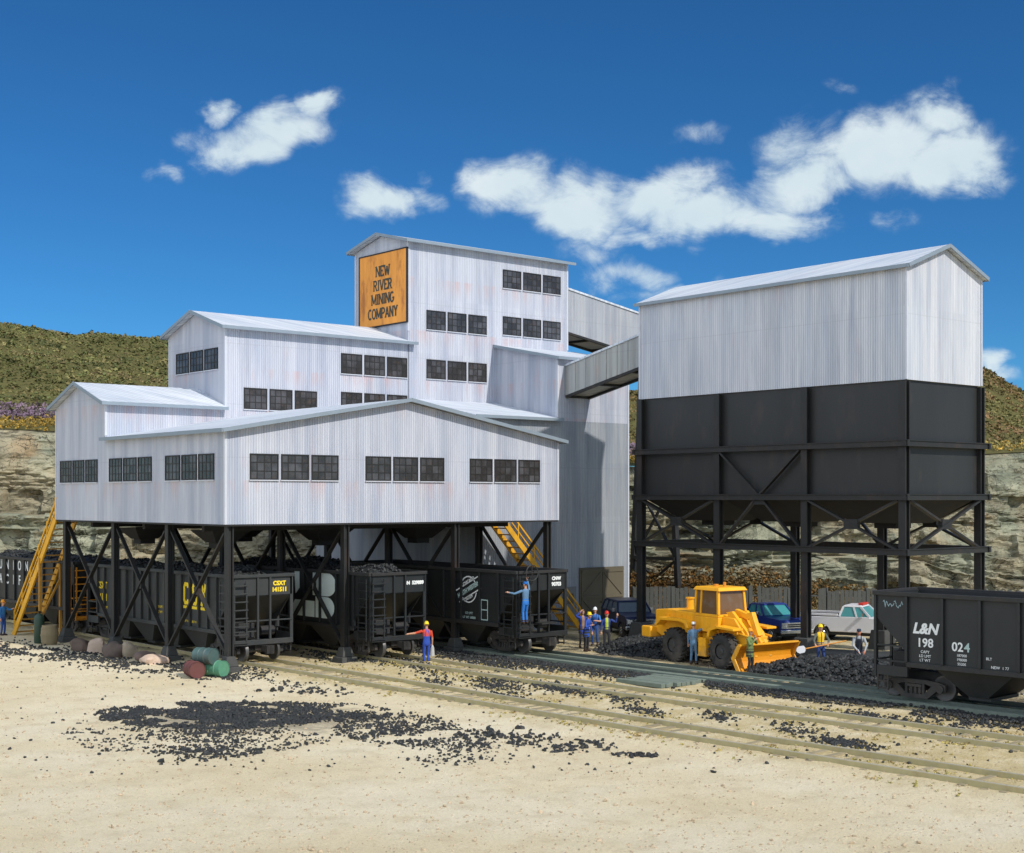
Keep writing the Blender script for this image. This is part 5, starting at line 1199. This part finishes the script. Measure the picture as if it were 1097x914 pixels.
# ------------------------------------------------------------------ parked vehicles (front towards -y in their own frame)
def vehicle(name, label, cat, loc, rz, col, lower, kind, gl, group='vehicles parked by the fence'):
    t = thing(name, label, cat, loc, rz, group)
    hw, L, zb = .98, 5.3 if kind == 'pickup' else 4.75, .48
    ay, by = -L/2, L/2; wf, wr = ay+.95, by-1.15; rad = .44
    def archpts(yc): return [(yc+rad*math.cos(R(a)), .42+rad*math.sin(R(a))) for a in range(180, -1, -20)]
    hood = 1.22; belt = 1.30; cabf = ay+1.55; cabr = (cabf+1.65) if kind == 'pickup' else by-.05
    bottom = [(ay+.05, zb)]+[(y, max(z, zb)) for y, z in archpts(wf)]+[(y, max(z, zb)) for y, z in archpts(wr)]+[(by-.03, zb+.08)]
    top = [(by, belt-.05), (cabf+.1, belt), (cabf, hood+.05), (ay+.08, hood-.06), (ay, hood-.16)]
    m = MB(); m.prism(bottom+top, 'x', -hw, hw); body = m.build('body', [col], t, bevel=.035)
    if lower is not None:
        m = MB()
        for s in (-1, 1): m.prism(bottom+[(by-.02, .86), (ay+.03, .86)], 'x', s*(hw+.001), s*(hw+.012))
        m.build('lower_panel', lower, t)
    if kind == 'pickup':
        m = MB(); m.box(-hw+.1, hw-.1, cabr+.12, by-.08, belt-.005, belt+.004); m.build('bed_floor', M['blackpart'], t)
        m = MB()
        for s in (-1, 1): m.box(s*(hw-.1), s*hw, cabr+.08, by, belt+.005, belt+.13)
        m.box(-hw+.1, hw-.1, by-.08, by, belt+.005, belt+.13); m.build('bed_rail', col, t, bevel=.02)
    zt = 1.86; f1, r1 = cabf+.55, cabr-(.18 if kind == 'pickup' else .25); hi = hw-.2
    lo4 = [(-hw+.04, cabf+.05, belt-.005), (hw-.04, cabf+.05, belt-.005), (hw-.04, cabr, belt-.005), (-hw+.04, cabr, belt-.005)]; hi4 = [(-hi, f1, zt-.06), (hi, f1, zt-.06), (hi, r1, zt-.06), (-hi, r1, zt-.06)]
    m = MB(); m.hexa(lo4, hi4); gh = m.build('greenhouse', gl, t)
    m = MB(); m.hexa([(-hi-.04, f1-.06, zt-.062), (hi+.04, f1-.06, zt-.062), (hi+.04, r1+.05, zt-.062), (-hi-.04, r1+.05, zt-.062)], [(-hi+.03, f1+.03, zt+.03), (hi-.03, f1+.03, zt+.03), (hi-.03, r1-.03, zt+.03), (-hi+.03, r1-.03, zt+.03)]); m.build('roof', col if kind == 'pickup' else M['navypaint'], t, bevel=.025)
    m = MB()
    for a, b_ in zip(lo4, hi4): m = MB(); m.bar(a, b_, .10, .09, (1, 0, 0)); m.build('pillar', col, t)
    for s in (-1, 1):
        for fr_ in ((.42,) if kind == 'pickup' else (.36, .68)):
            yb_, yt_ = cabf+.05+(cabr-cabf)*fr_, f1+(r1-f1)*fr_; m = MB(); m.bar((s*(hw-.035), yb_, belt), (s*(hi+.005), yt_, zt-.05), .08, .07, (1, 0, 0)); m.build('pillar', col, t)
    m = MB(); m.box(-hw+.05, hw-.05, ay-.035, ay-.0, .72, 1.03); gr = m.build('grille', M['chrome'], t, bevel=.01)
    m = MB()
    for z in (.82, .92): m.box(-.55, .55, ay-.045, ay-.036, z-.03, z+.03)
    m.build('grille_slot', M['blackpart'], gr)
    for s in (-1, 1):
        m = MB(); m.box(s*.62, s*.88, ay-.055, ay-.036, .80, .99); m.build('headlight', M['lamp'], t)
        m = MB(); m.box(s*(hw-.12), s*(hw-.02), by+.002, by+.03, .8, 1.15); m.build('tail_light', M['redpart'], t)
        m = MB(); m.box(s*(hw+.02), s*(hw+.2), cabf+.35, cabf+.42, 1.32, 1.5); m.build('mirror', M['chrome'], t)
    m = MB(); m.box(-hw-.03, hw+.03, ay-.14, ay-.04, .46, .66); m.build('bumper', M['chrome'], t, bevel=.03)
    m = MB(); m.box(-hw-.03, hw+.03, by+.02, by+.12, .5, .68); m.build('bumper', M['chrome'], t, bevel=.03)
    m = MB(); m.box(-.8, .8, ay+.2, by-.3, .3, .47); m.build('underbody', M['blackpart'], t)
    for yc in (wf, wr):
        for s in (-1, 1):
            m = MB(); m.lathe([(.2, -.1), (.33, -.12), (.37, -.09), (.37, .09), (.33, .12), (.2, .1)], (s*(hw-.13), yc, .37), (1, 0, 0), 22); w_o = m.build('wheel', M['rubber'], t, autosmooth=40)
            m = MB(); m.lathe([(.21, .08), (.18, .115), (.1, .09), (.05, .12)], (s*(hw-.13), yc, .37), (s, 0, 0), 18); m.build('hubcap', M['chrome'], w_o, autosmooth=40)
    return t
def head(rt, tw):  # heading from amounts to the right of the photo and towards the camera -> rotation of -y
    h = RT*rt-FW*tw; return math.atan2(h.x, -h.y)
def front_at(px, py, rt, tw, L): h = (RT*rt-FW*tw).normalized(); return at(px, py, Z=0)-h*L/2
p = front_at(689, 684, .22, 1, 4.75)
vehicle('parked_suv', 'dark navy sport utility wagon parked facing us beside the brown doors', 'suv', (p.x, p.y, 0), head(.22, 1), M['navypaint'], M['darkpaint'], 'suv', M['carglass'])
p = front_at(853, 688, .45, 1, 5.3)
vehicle('parked_pickup', 'blue pickup truck with charcoal fenders parked behind the storage bin legs', 'pickup truck', (p.x, p.y, 0), head(.45, 1), M['bluepaint'], M['darkpaint'], 'pickup', M['tealglass'])
p = at(925, 688, Z=0)
wt = vehicle('parked_pickup', 'white pickup truck parked behind the right-hand hopper car', 'pickup truck', (p.x+.6, p.y+1.0, 0), head(1, .55), M['whitepaint'], None, 'pickup', M['tealglass'])
m = MB(); m.box(-.55, .55, -.95+.35, -.7+.35, 1.891, 2.0); m.build('light_bar', M['redpart'], wt, bevel=.02)
# ------------------------------------------------------------------ drums, barrel, cylinder, boulders, pipe
def drum(label, c_, ax, mat, name='oil_drum'):
    ax = Vector(ax).normalized(); t = thing(name, label, 'drum', (c_.x, c_.y, 0), 0, 'steel drums by the corner post'); o = Vector((0, 0, c_.z))-ax*.46
    m = MB(); rr_ = .345; m.lathe([(rr_-.02, .02), (rr_-.02, 0), (rr_, 0), (rr_, .03), (rr_-.006, .05), (rr_-.006, .28), (rr_+.014, .30), (rr_-.006, .32), (rr_-.006, .60), (rr_+.014, .62), (rr_-.006, .64), (rr_-.006, .87), (rr_, .89), (rr_, .92), (rr_-.02, .92), (rr_-.02, .90)], o, ax, 28); m.build('shell', mat, t, autosmooth=30)
    m = MB(); pv_ = ax.orthogonal().normalized(); q = o-ax*.0+pv_*.2; m.tube(q+ax*.02, q-ax*.012, .035, 8); m.build('bung', M['frame'], t)
pg = at(232, 722, Z=.33); dax = Vector((.35, -.94, 0)).normalized(); dside = Vector((dax.y, -dax.x, 0))
pg = at(231, 716, Z=.345)
drum('green oil drum lying on the ground against the corner post footing', pg, dax, M['drumgreen'])
pr2 = at(208, 717, Z=.345); drum('rusty red oil drum lying left of the green drum', pr2, (dax+Vector((-.5, 0, 0))), M['drumred'])
mid = (pg+pr2)/2; drum('dark teal oil drum resting on top of the red and green drums', Vector((mid.x+.05, mid.y+.05, .88)), dax, M['drumteal'])
p = at(53, 691, Z=0); t = thing('wooden_barrel', 'pale wooden barrel standing at the foot of the left staircase', 'barrel', (p.x, p.y, 0))
m = MB(); m.lathe([(.36, 0), (.42, .3), (.44, .52), (.42, .75), (.37, 1.02), (.33, 1.02), (.33, .98)], (0, 0, 0), (0, 0, 1), 24); m.build('staves', M['barrelwood'], t, autosmooth=30)
for z, rr_ in ((.18, .402), (.52, .447), (.86, .405)):
    m = MB(); m.lathe([(rr_-.01, z-.03), (rr_+.012, z-.03), (rr_+.012, z+.03), (rr_-.01, z+.03)], (0, 0, 0), (0, 0, 1), 24, caps=False); m.build('hoop', M['barrelwood'], t)
p = at(42, 689, Z=0); t = thing('gas_cylinder', 'tall dark green cylinder standing between staircase and wooden barrel', 'cylinder', (p.x, p.y, 0))
m = MB(); m.lathe([(.24, 0), (.26, .04), (.26, 1.28), (.23, 1.42), (.12, 1.52), (.08, 1.54)], (0, 0, 0), (0, 0, 1), 20); m.build('bottle', M['gas'], t, autosmooth=40)
m = MB(); m.tube((0, 0, 1.54), (0, 0, 1.62), .04, 8); m.tube((0, 0, 1.58), (.13, 0, 1.6), .03, 8); m.lathe([(.07, 1.62), (.08, 1.64), (.07, 1.66)], (0, 0, 0), (0, 0, 1), 12); m.build('valve', M['frame'], t)
BL = [(86, 697, .62, .42, 'squared dark brown boulder nearest the post behind the wooden barrel'), (104, 699, .62, .5, 'tall pale pink boulder between two brown boulders'), (121, 704, .62, .52, 'large dark brown boulder in front of the second post'),
      (139, 704, .50, .5, 'round tan boulder right of the dark brown one'), (154, 707, .6, .3, 'flat dark reddish-brown boulder beside the tan one'), (165, 711, .8, .30, 'long low pinkish boulder at the end of the boulder row')]
for k, (px, py, rr_, hh_, lab) in enumerate(BL):
    p = at(px, py, Z=0); bm = bmesh.new(); bmesh.ops.create_icosphere(bm, subdivisions=3, radius=1)
    for v in bm.verts:
        n_ = noise.noise(v.co*1.1+Vector((k*7, 0, 0)))*.42+noise.noise(v.co*2.6+Vector((0, k*5, 0)))*.16; v.co *= 1+n_; 
        pw_ = .75; v.co = Vector([math.copysign(abs(q)**pw_, q) for q in v.co]); v.co.x *= rr_*.9; v.co.y *= rr_*.75; v.co.z = v.co.z*hh_*1.0+hh_*.55
    bmesh.ops.scale(bm, vec=(.84, .84, .9), verts=bm.verts); me = bpy.data.meshes.new('boulder'); bm.to_mesh(me); bm.free(); me.materials.append(M['rock%d' % k]); me.polygons.foreach_set('use_smooth', [True]*len(me.polygons)); me.set_sharp_from_angle(angle=R(32))
    o = bpy.data.objects.new('boulder', me); C.objects.link(o); o.location = (p.x, p.y, 0); o.rotation_euler = (0, 0, -.85+k*.2); tag(o, lab, 'boulder', 'boulders along the footings')
p0, p1 = at(888, 702, Z=.3), at(925, 704, Z=.3); cm = (p0+p1)/2
t = thing('drain_pipe', 'thick dark grey pipe lying on the ground behind the shovelling man', 'pipe', (cm.x, cm.y, 0)); base = Vector((cm.x, cm.y, 0)); dd = (p1-p0).normalized()
m = MB(); m.lathe([(.24, 0), (.30, 0), (.30, 3.2), (.24, 3.2), (.24, 0)], p0-dd*.4, dd, 20, caps=False); m.build('tube', M['cargrey'], t, base, autosmooth=40)
m = MB(); m.lathe([(.302, .02), (.34, .02), (.34, .18), (.302, .18)], p0-dd*.4, dd, 20, caps=False); m.build('collar', M['concrete'], t, base)
# ------------------------------------------------------------------ people
SK = {}
def flat(name, col, rough=.8, var=.12):
    if name not in SK: SK[name] = paint(name, col, rough, var, 6, bump=.1, spec=.2)
    return SK[name]
def person(label, loc, rz, top, legs, armL, armR, hat=None, vest=None, lean=0., footL=(.0, .12, .09), footR=(.0, -.12, .09), bib=False, inner=None, coat=False, sleeve=None, scale=1.07, headyaw=0., skin=(.50, .27, .17), z0=0., handL=None, handR=None, kneeL=.05, kneeR=.05, hair=(.05, .03, .02)):
    """local frame: +x forward, +y left. armL/armR = (elbow, wrist)"""
    V = []; Fc = []; LB = []
    def ring_loft(rings, lab):
        o = len(V); n = 14
        for c, rx, ry in rings:
            for i in range(n): a = 2*math.pi*i/n; V.append((c[0]+rx*math.cos(a), c[1]+ry*math.sin(a), c[2])); LB.append(lab)
        for k in range(len(rings)-1):
            for i in range(n): j = (i+1) % n; Fc.append((o+k*n+i, o+k*n+j, o+(k+1)*n+j, o+(k+1)*n+i))
        Fc.append(tuple(o+i for i in range(n-1, -1, -1))); Fc.append(tuple(o+(len(rings)-1)*n+i for i in range(n)))
    def limb(pts, lab, n=10):
        o = len(V); P_ = [Vector(q[:3]) for q in pts]
        for k, q in enumerate(P_):
            d = (P_[min(k+1, len(P_)-1)]-P_[max(k-1, 0)]).normalized(); a = d.orthogonal().normalized(); b = d.cross(a); rr_ = pts[k][3]
            for i in range(n): t = 2*math.pi*i/n; V.append(tuple(q+(a*math.cos(t)+b*math.sin(t))*rr_)); LB.append(lab if isinstance(lab, str) else lab[k])
        for k in range(len(P_)-1):
            for i in range(n): j = (i+1) % n; Fc.append((o+k*n+i, o+k*n+j, o+(k+1)*n+j, o+(k+1)*n+i))
        Fc.append(tuple(o+i for i in range(n-1, -1, -1))); Fc.append(tuple(o+(len(P_)-1)*n+i for i in range(n)))
    def dense(a, b, ra, rb, k=6): return [(*(Vector(a).lerp(Vector(b), i/k)), ra+(rb-ra)*i/k) for i in range(k+1)]
    L = lambda x, z: x+math.sin(lean)*max(0, z-.95)           # forward lean of the upper body
    def lz(z): return z-(1-math.cos(lean))*max(0, z-.95)
    rg = lambda z, rx, ry, x=0: ((L(x, z), 0, lz(z)), rx, ry)
    ring_loft([rg(.80, .10, .13), rg(.88, .12, .168), rg(.97, .118, .165), rg(1.04, .11, .152)], 'legs')
    ring_loft([rg(1.02, .112, .152), rg(1.12, .112, .15), rg(1.22, .12, .163), rg(1.32, .126, .178, .005), rg(1.40, .115, .185), rg(1.46, .09, .16), rg(1.50, .06, .085)], 'top')
    if coat: ring_loft([rg(.68, .15, .20), rg(.80, .145, .195), rg(.95, .135, .182), rg(1.06, .125, .168)], 'top')
    ring_loft([rg(1.47, .055, .06), rg(1.53, .052, .055), rg(1.59, .05, .054)], 'skin')
    hx, hzv = L(.015, 1.68), lz(1.68); cy_, sy_ = math.cos(headyaw), math.sin(headyaw)
    HP = lambda x, y, z: (hx+x*cy_-y*sy_, x*sy_+y*cy_, hzv+z)
    o = len(V); n = 14; rows_ = [(-.125, .03, .03, .03), (-.105, .055, .045, .028), (-.06, .082, .066, .012), (-.01, .094, .074, .002), (.04, .096, .076, -.002), (.08, .08, .066, -.005), (.112, .045, .04, -.005), (.12, .01, .01, -.005)]
    for z, rx, ry, ox in rows_:
        for i in range(n): a = 2*math.pi*i/n; V.append(HP(ox+rx*math.cos(a), ry*math.sin(a), z)); LB.append('hair' if (z > .01 and (math.cos(a) < .45 or z > .07)) or (z > -.06 and math.cos(a) < -.3) else 'skin')
    for k in range(len(rows_)-1):
        for i in range(n): j = (i+1) % n; Fc.append((o+k*n+i, o+k*n+j, o+(k+1)*n+j, o+(k+1)*n+i))
    Fc.append(tuple(o+i for i in range(n-1, -1, -1))); Fc.append(tuple(o+(len(rows_)-1)*n+i for i in range(n)))
    limb([(*HP(.082, 0, .015), .012), (*HP(.102, 0, -.02), .016), (*HP(.088, 0, -.032), .016)], 'skin', 8)
    for s in (-1, 1): limb([(*HP(-.005, s*.072, .02), .022), (*HP(-.01, s*.086, -.0), .022), (*HP(-.0, s*.076, -.03), .016)], 'skin', 8)
    for s in (-1, 1): limb([(*HP(.083, s*.032, .012), .011), (*HP(.088, s*.032, .012), .009)], 'eye', 6)
    limb([(*HP(.083, -.026, -.066), .008), (*HP(.092, 0, -.068), .009), (*HP(.083, .026, -.066), .008)], 'lip', 6)
    # legs and boots
    for (s, ft, kn) in ((1, footL, kneeL), (-1, footR, kneeR)):
        hip = Vector((0, s*.085, .90)); an = Vector(ft); kneev = (hip+an)/2+Vector((kn, s*.005, .02))
        limb(dense(hip, kneev, .088, .062), 'legs'); limb(dense(kneev, an+Vector((0, 0, .02)), .060, .050), 'legs')
        limb([(an.x-.06, an.y, an.z-.035, .05), (an.x+.03, an.y, an.z-.03, .052), (an.x+.12, an.y+s*.015, an.z-.045, .042), (an.x+.17, an.y+s*.02, an.z-.05, .03)], 'boot'); limb(dense(an+Vector((0, 0, .06)), an-Vector((0, 0, .04)), .048, .05, 3), 'boot')
    # arms and hands
    for s, arm, hd in ((1, armL, handL), (-1, armR, handR)):
        sh = Vector((L(0, 1.42), s*.185, lz(1.42))); el, wr = Vector(arm[0]), Vector(arm[1])
        limb(dense(sh, el, .064, .049), 'top'); limb(dense(el, wr, .048, .036), 'sleeve')
        d = (Vector(hd).normalized() if hd else (wr-el).normalized()); sidev = d.cross(Vector((0, 0, 1)) if abs(d.z) < .8 else Vector((1, 0, 0))).normalized(); nv = sidev.cross(d).normalized()
        limb([(*(wr-d*.03), .033), (*(wr+d*.02), .034), (*(wr+d*.06), .038), (*(wr+d*.095), .036)], 'skin')
        for k, ln in zip((-1.5, -.5, .5, 1.5), (.065, .078, .074, .056)):
            b0 = wr+d*.085+sidev*k*.019; b1 = b0+d*ln*.55+sidev*k*.002-nv*.004; b2 = b1+d*ln*.45-nv*.018
            limb([(*b0, .0105), (*b1, .010), (*b2, .0085)], 'skin', 6)
        t0 = wr+d*.03+sidev*.03*s; t1 = t0+sidev*.028*s+d*.03-nv*.008; t2 = t1+d*.035-nv*.012
        limb([(*t0, .014), (*t1, .012), (*t2, .010)], 'skin', 6)
    me = bpy.data.meshes.new('p'); me.from_pydata(V, [], Fc); ob = bpy.data.objects.new('p', me); C.objects.link(ob)
    rmx = ob.modifiers.new('r', 'REMESH'); rmx.mode = 'VOXEL'; rmx.voxel_size = .0095; sm = ob.modifiers.new('s', 'SMOOTH'); sm.factor = .5; sm.iterations = 2
    bpy.context.view_layer.update()
    nm = bpy.data.meshes.new_from_object(ob.evaluated_get(bpy.context.evaluated_depsgraph_get())); bpy.data.objects.remove(ob)
    nm.name = 'body'
    kd = KDTree(len(V)); [kd.insert(v, i) for i, v in enumerate(V)]; kd.balance()
    names = ['skin', 'top', 'legs', 'boot', 'hair', 'eye', 'lip', 'sleeve', 'vest', 'inner', 'bibm']
    lab_t = label[:18]
    cols = {'skin': flat('skin_%d' % int(skin[0]*100), skin), 'top': flat('cloth_%02d%02d%02d' % tuple(int(c*99) for c in top), top), 'legs': flat('cloth_%02d%02d%02d' % tuple(int(c*99) for c in legs), legs), 'boot': flat('boots', (.05, .032, .022)), 'hair': flat('hair_dark', hair), 'eye': flat('eye_dark', (.02, .015, .015)), 'lip': flat('lips', (.35, .13, .10))}
    cols['sleeve'] = cols['skin'] if sleeve == 'bare' else cols['top']; cols['bibm'] = cols['legs']
    cols['vest'] = flat('cloth_%02d%02d%02d' % tuple(int(c*99) for c in vest), vest) if vest else cols['top']
    cols['inner'] = flat('cloth_%02d%02d%02d' % tuple(int(c*99) for c in inner), inner) if inner else cols['top']
    uniq = []; slot = {}
    for k in names:
        if cols[k] not in uniq: uniq.append(cols[k])
        slot[k] = uniq.index(cols[k])
    nm.materials.clear(); [nm.materials.append(q) for q in uniq]
    mi = []
    for p in nm.polygons:
        c_ = p.center; l = LB[kd.find(c_)[1]]; xr_ = c_.x-L(0, c_.z)
        if l == 'top' and abs(c_.y) < .16 and c_.z > .9:
            if vest and c_.z > 1.0 and abs(c_.y) < .15: l = 'vest' if not (xr_ > .05 and abs(c_.y) < .025) else 'top'
            elif inner and xr_ > .04 and abs(c_.y) < .065: l = 'inner'
            elif bib and ((xr_ > .02 and c_.z < 1.36 and abs(c_.y) < .12) or c_.z < 1.13 or (abs(abs(c_.y)-.085+.3*(max(0, c_.z-1.3) if xr_ < 0 else 0)) < .024) or (xr_ < 0 and c_.z < 1.2)): l = 'bibm'
        mi.append(slot[l])
    nm.polygons.foreach_set('material_index', mi); nm.polygons.foreach_set('use_smooth', [True]*len(nm.polygons))
    t = thing('person', label, 'person', (loc[0], loc[1], z0), rz); t.scale = (scale,)*3
    o = bpy.data.objects.new('body', nm); C.objects.link(o); o.parent = t
    if hat:
        col, kind = hat; m = MB(); n = 20
        if kind == 'hard':
            m.lathe([(.112, .0), (.110, .035), (.098, .08), (.07, .112), (.03, .128), (.002, .13)], (0, 0, 0), (0, 0, 1), n)
            m.lathe([(.10, -.002), (.135, -.006), (.137, .004), (.108, .012)], (0, 0, 0), (0, 0, 1), n, caps=False); m.prism([(.10, -.07), (.165, -.035), (.17, 0), (.165, .035), (.10, .07)], 'z', -.009, .003); m.box(-.09, .09, -.012, .012, .10, .135)
        else:
            m.lathe([(.104, -.01), (.108, .04), (.10, .075), (.06, .098), (.002, .102)], (0, 0, 0), (0, 0, 1), n); m.prism([(.09, -.07), (.17, -.05), (.185, 0), (.17, .05), (.09, .07)], 'z', .0, .012)
        h = m.build('hard_hat' if kind == 'hard' else 'cap', flat('hat_%02d%02d%02d' % tuple(int(c*99) for c in col), col, .45), t, autosmooth=40)
        h.location = (hx-.008*cy_, -.008*sy_, hzv+.035); h.rotation_euler = (0, 0, headyaw); h.scale = (.95, .84, .95)
    return t
def face(rt, tw): h = RT*rt-FW*tw; return math.atan2(h.y, h.x)      # rotation whose +x looks right / towards the camera by these amounts
OV, RED, NAVY, BLUE, DEN = (.03, .07, .34), (.55, .07, .035), (.03, .06, .30), (.04, .16, .45), (.10, .19, .30)
YH_, OH_, WH_ = (.80, .62, .03), (.75, .30, .02), (.75, .76, .77)
down = lambda s, x=.04, o=.0: ((x-.02, s*(.25+o), 1.14), (x+.05, s*(.27+o), .88))
p = at(457, 712, Z=0)
pr_man = person('man in red shirt, blue overalls and yellow hard hat holding a grey bag', (p.x, p.y), face(-.35, -1), RED, OV, ((.10, .46, 1.33), (.16, .72, 1.30)), down(-1), (YH_, 'hard'), bib=True, sleeve='bare', footL=(.02, .09, .09), footR=(-.02, -.08, .09))
bag = thing('bag', 'light grey bag held by the man in the red shirt', 'bag', (0, 0, 0))
pw = pr_man.matrix_basis@Vector((.05, -.27, .80)); bag.location = pw; bag.rotation_euler = (0, 0, .4)
m = MB(); m.hexa([(-.10, -.07, -.5), (.10, -.07, -.5), (.10, .07, -.5), (-.10, .07, -.5)], [(-.08, -.05, -.1), (.08, -.05, -.1), (.08, .05, -.1), (-.08, .05, -.1)]); m.hexa([(-.08, -.05, -.0999), (.08, -.05, -.0999), (.08, .05, -.0999), (-.08, .05, -.0999)], [(-.02, -.02, .02), (.02, -.02, .02), (.02, .02, .02), (-.02, .02, .02)]); m.build('sack', flat('grey_sack', (.42, .42, .40)), bag, bevel=.03)
# climber on the end of the far hopper car
cz_ = 1.25; cp = at(563, 662, Y=carC.location.y-LB/2-.47)
person('man in denim jacket, blue jeans and blue cap climbing the end of the hopper car', (cp.x, cp.y), R(90), DEN, (.03, .16, .50), ((.14, .50, 1.30), (.24, .74, 1.36)), ((.14, -.30, 1.60), (.26, -.32, 1.88)), ((.02, .13, .42), 'cap'), z0=1.74, footL=(.02, .1, .09), footR=(.06, -.12, .09), sleeve=None)
def gp(px, py): q = at(px, py, Z=0); return q.x, q.y
person('man in navy coat raising a hand to his brow, leftmost of the group', gp(624, 694), face(.3, .9), NAVY, (.035, .035, .04), ((.05, .40, 1.20), (.14, .30, .98)), ((.14, -.38, 1.50), (.15, -.14, 1.72)), None, coat=True, inner=(.30, .18, .08), sleeve=None)
person('man in white hard hat and bright blue shirt standing in the middle of the group', gp(637.5, 691.5), face(-.3, 1), BLUE, (.03, .08, .26), ((.12, .30, 1.16), (.33, .12, 1.20)), ((.10, -.30, 1.16), (.30, -.12, 1.12)), (WH_, 'hard'), bib=True, sleeve='bare')
person('man in blue coat and yellow hard hat leaning in, front of the group', gp(628, 698), face(.75, .5), (.03, .08, .36), (.03, .03, .035), down(1, .1), ((.15, -.30, 1.15), (.34, -.12, 1.22)), (YH_, 'hard'), coat=True, lean=.22)
person('man in red hard hat and green shirt under a blue jacket, rightmost of the group', gp(650, 697), face(.05, 1), (.03, .055, .20), (.03, .03, .033), ((.0, .42, 1.30), (.10, .46, 1.58)), down(-1), ((.62, .04, .03), 'hard'), inner=(.42, .50, .04), coat=False)
person('man in pale blue overalls and white cap pointing up at the wheel loader', gp(743, 712), face(.55, -1), (.12, .22, .34), (.11, .20, .30), down(1), ((.20, -.32, 1.50), (.36, -.46, 1.74)), (WH_, 'cap'), bib=True)
person('man in olive green jacket and orange hard hat with hands near his face', gp(803.5, 722), face(.8, .75), (.14, .19, .07), (.03, .03, .028), ((.14, .26, 1.20), (.20, .06, 1.46)), ((.16, -.24, 1.18), (.26, -.02, 1.38)), (OH_, 'hard'), coat=True)
sm_ = person('man in yellow vest and yellow hard hat holding a long shovel', gp(879, 716), face(.15, 1), (.10, .11, .09), (.03, .055, .17), ((.16, .30, 1.18), (.34, .20, 1.04)), ((.12, -.33, 1.16), (.30, -.34, 1.02)), (YH_, 'hard'), vest=(.80, .50, .02), footL=(.02, .15, .09), footR=(.02, -.15, .09))
sh = thing('shovel', 'long shovel with orange handle and white blade held by the man in yellow vest', 'shovel', sm_.location)
Ms = sm_.matrix_basis; a = Ms@Vector((.40, .95, 1.16)); b_ = Ms@Vector((.40, -.80, .86)); dv = (b_-a).normalized()
m = MB(); m.tube(a, b_, .028, 8); m.build('handle', M['orange'], sh, sm_.location)
n1 = Vector((0, 0, 1)); sv_ = dv.cross(n1).normalized(); m = MB()
lo = [b_-sv_*.06, b_+sv_*.06]; prof = [(0, .06), (.06, .15), (.28, .16), (.38, .10), (.42, .02)]
uvec = sv_.cross(dv).normalized(); pts_ = [b_+dv*d_+uvec*w_s for d_, w_s in prof]+[b_+dv*d_-uvec*w_s for d_, w_s in reversed(prof)]
k = len(pts_); m.add([q+sv_*.012 for q in pts_]+[q-sv_*.012 for q in pts_], [tuple(range(k)), tuple(range(2*k-1, k-1, -1))]+[(i, k+i, k+(i+1) % k, (i+1) % k) for i in range(k)]); m.build('scoop', M['whitepaint'], sh, sm_.location)
tm = person('man in dark overalls, grey sleeves and dark cap bending beside the right-hand hopper car', gp(920, 720), face(-.2, 1), (.34, .36, .37), (.04, .045, .06), ((.20, .30, 1.12), (.34, .22, .88)), ((.24, -.24, 1.10), (.40, -.06, .90)), ((.03, .045, .07), 'cap'), bib=True, lean=.32, skin=(.52, .22, .13))
m_l = Vector(tm.location); wr_ = thing('pry_bar', 'steel bar held low by the man in dark overalls', 'bar', m_l); a = tm.matrix_basis@Vector((.44, -.05, .95)); b_ = tm.matrix_basis@Vector((.55, .25, .22))
m = MB(); m.tube(a, b_, .025, 8); m.bar(b_, b_+(b_-a).normalized()*.16, .10, .03); m.build('shaft', M['chrome'], wr_, m_l)
person('man in blue work clothes and orange hard hat pointing, far left beside the staircase', gp(3, 681), face(1, .35), (.04, .17, .40), (.03, .08, .28), ((.16, .28, 1.30), (.40, .24, 1.36)), down(-1), (OH_, 'hard'), skin=(.55, .28, .16))
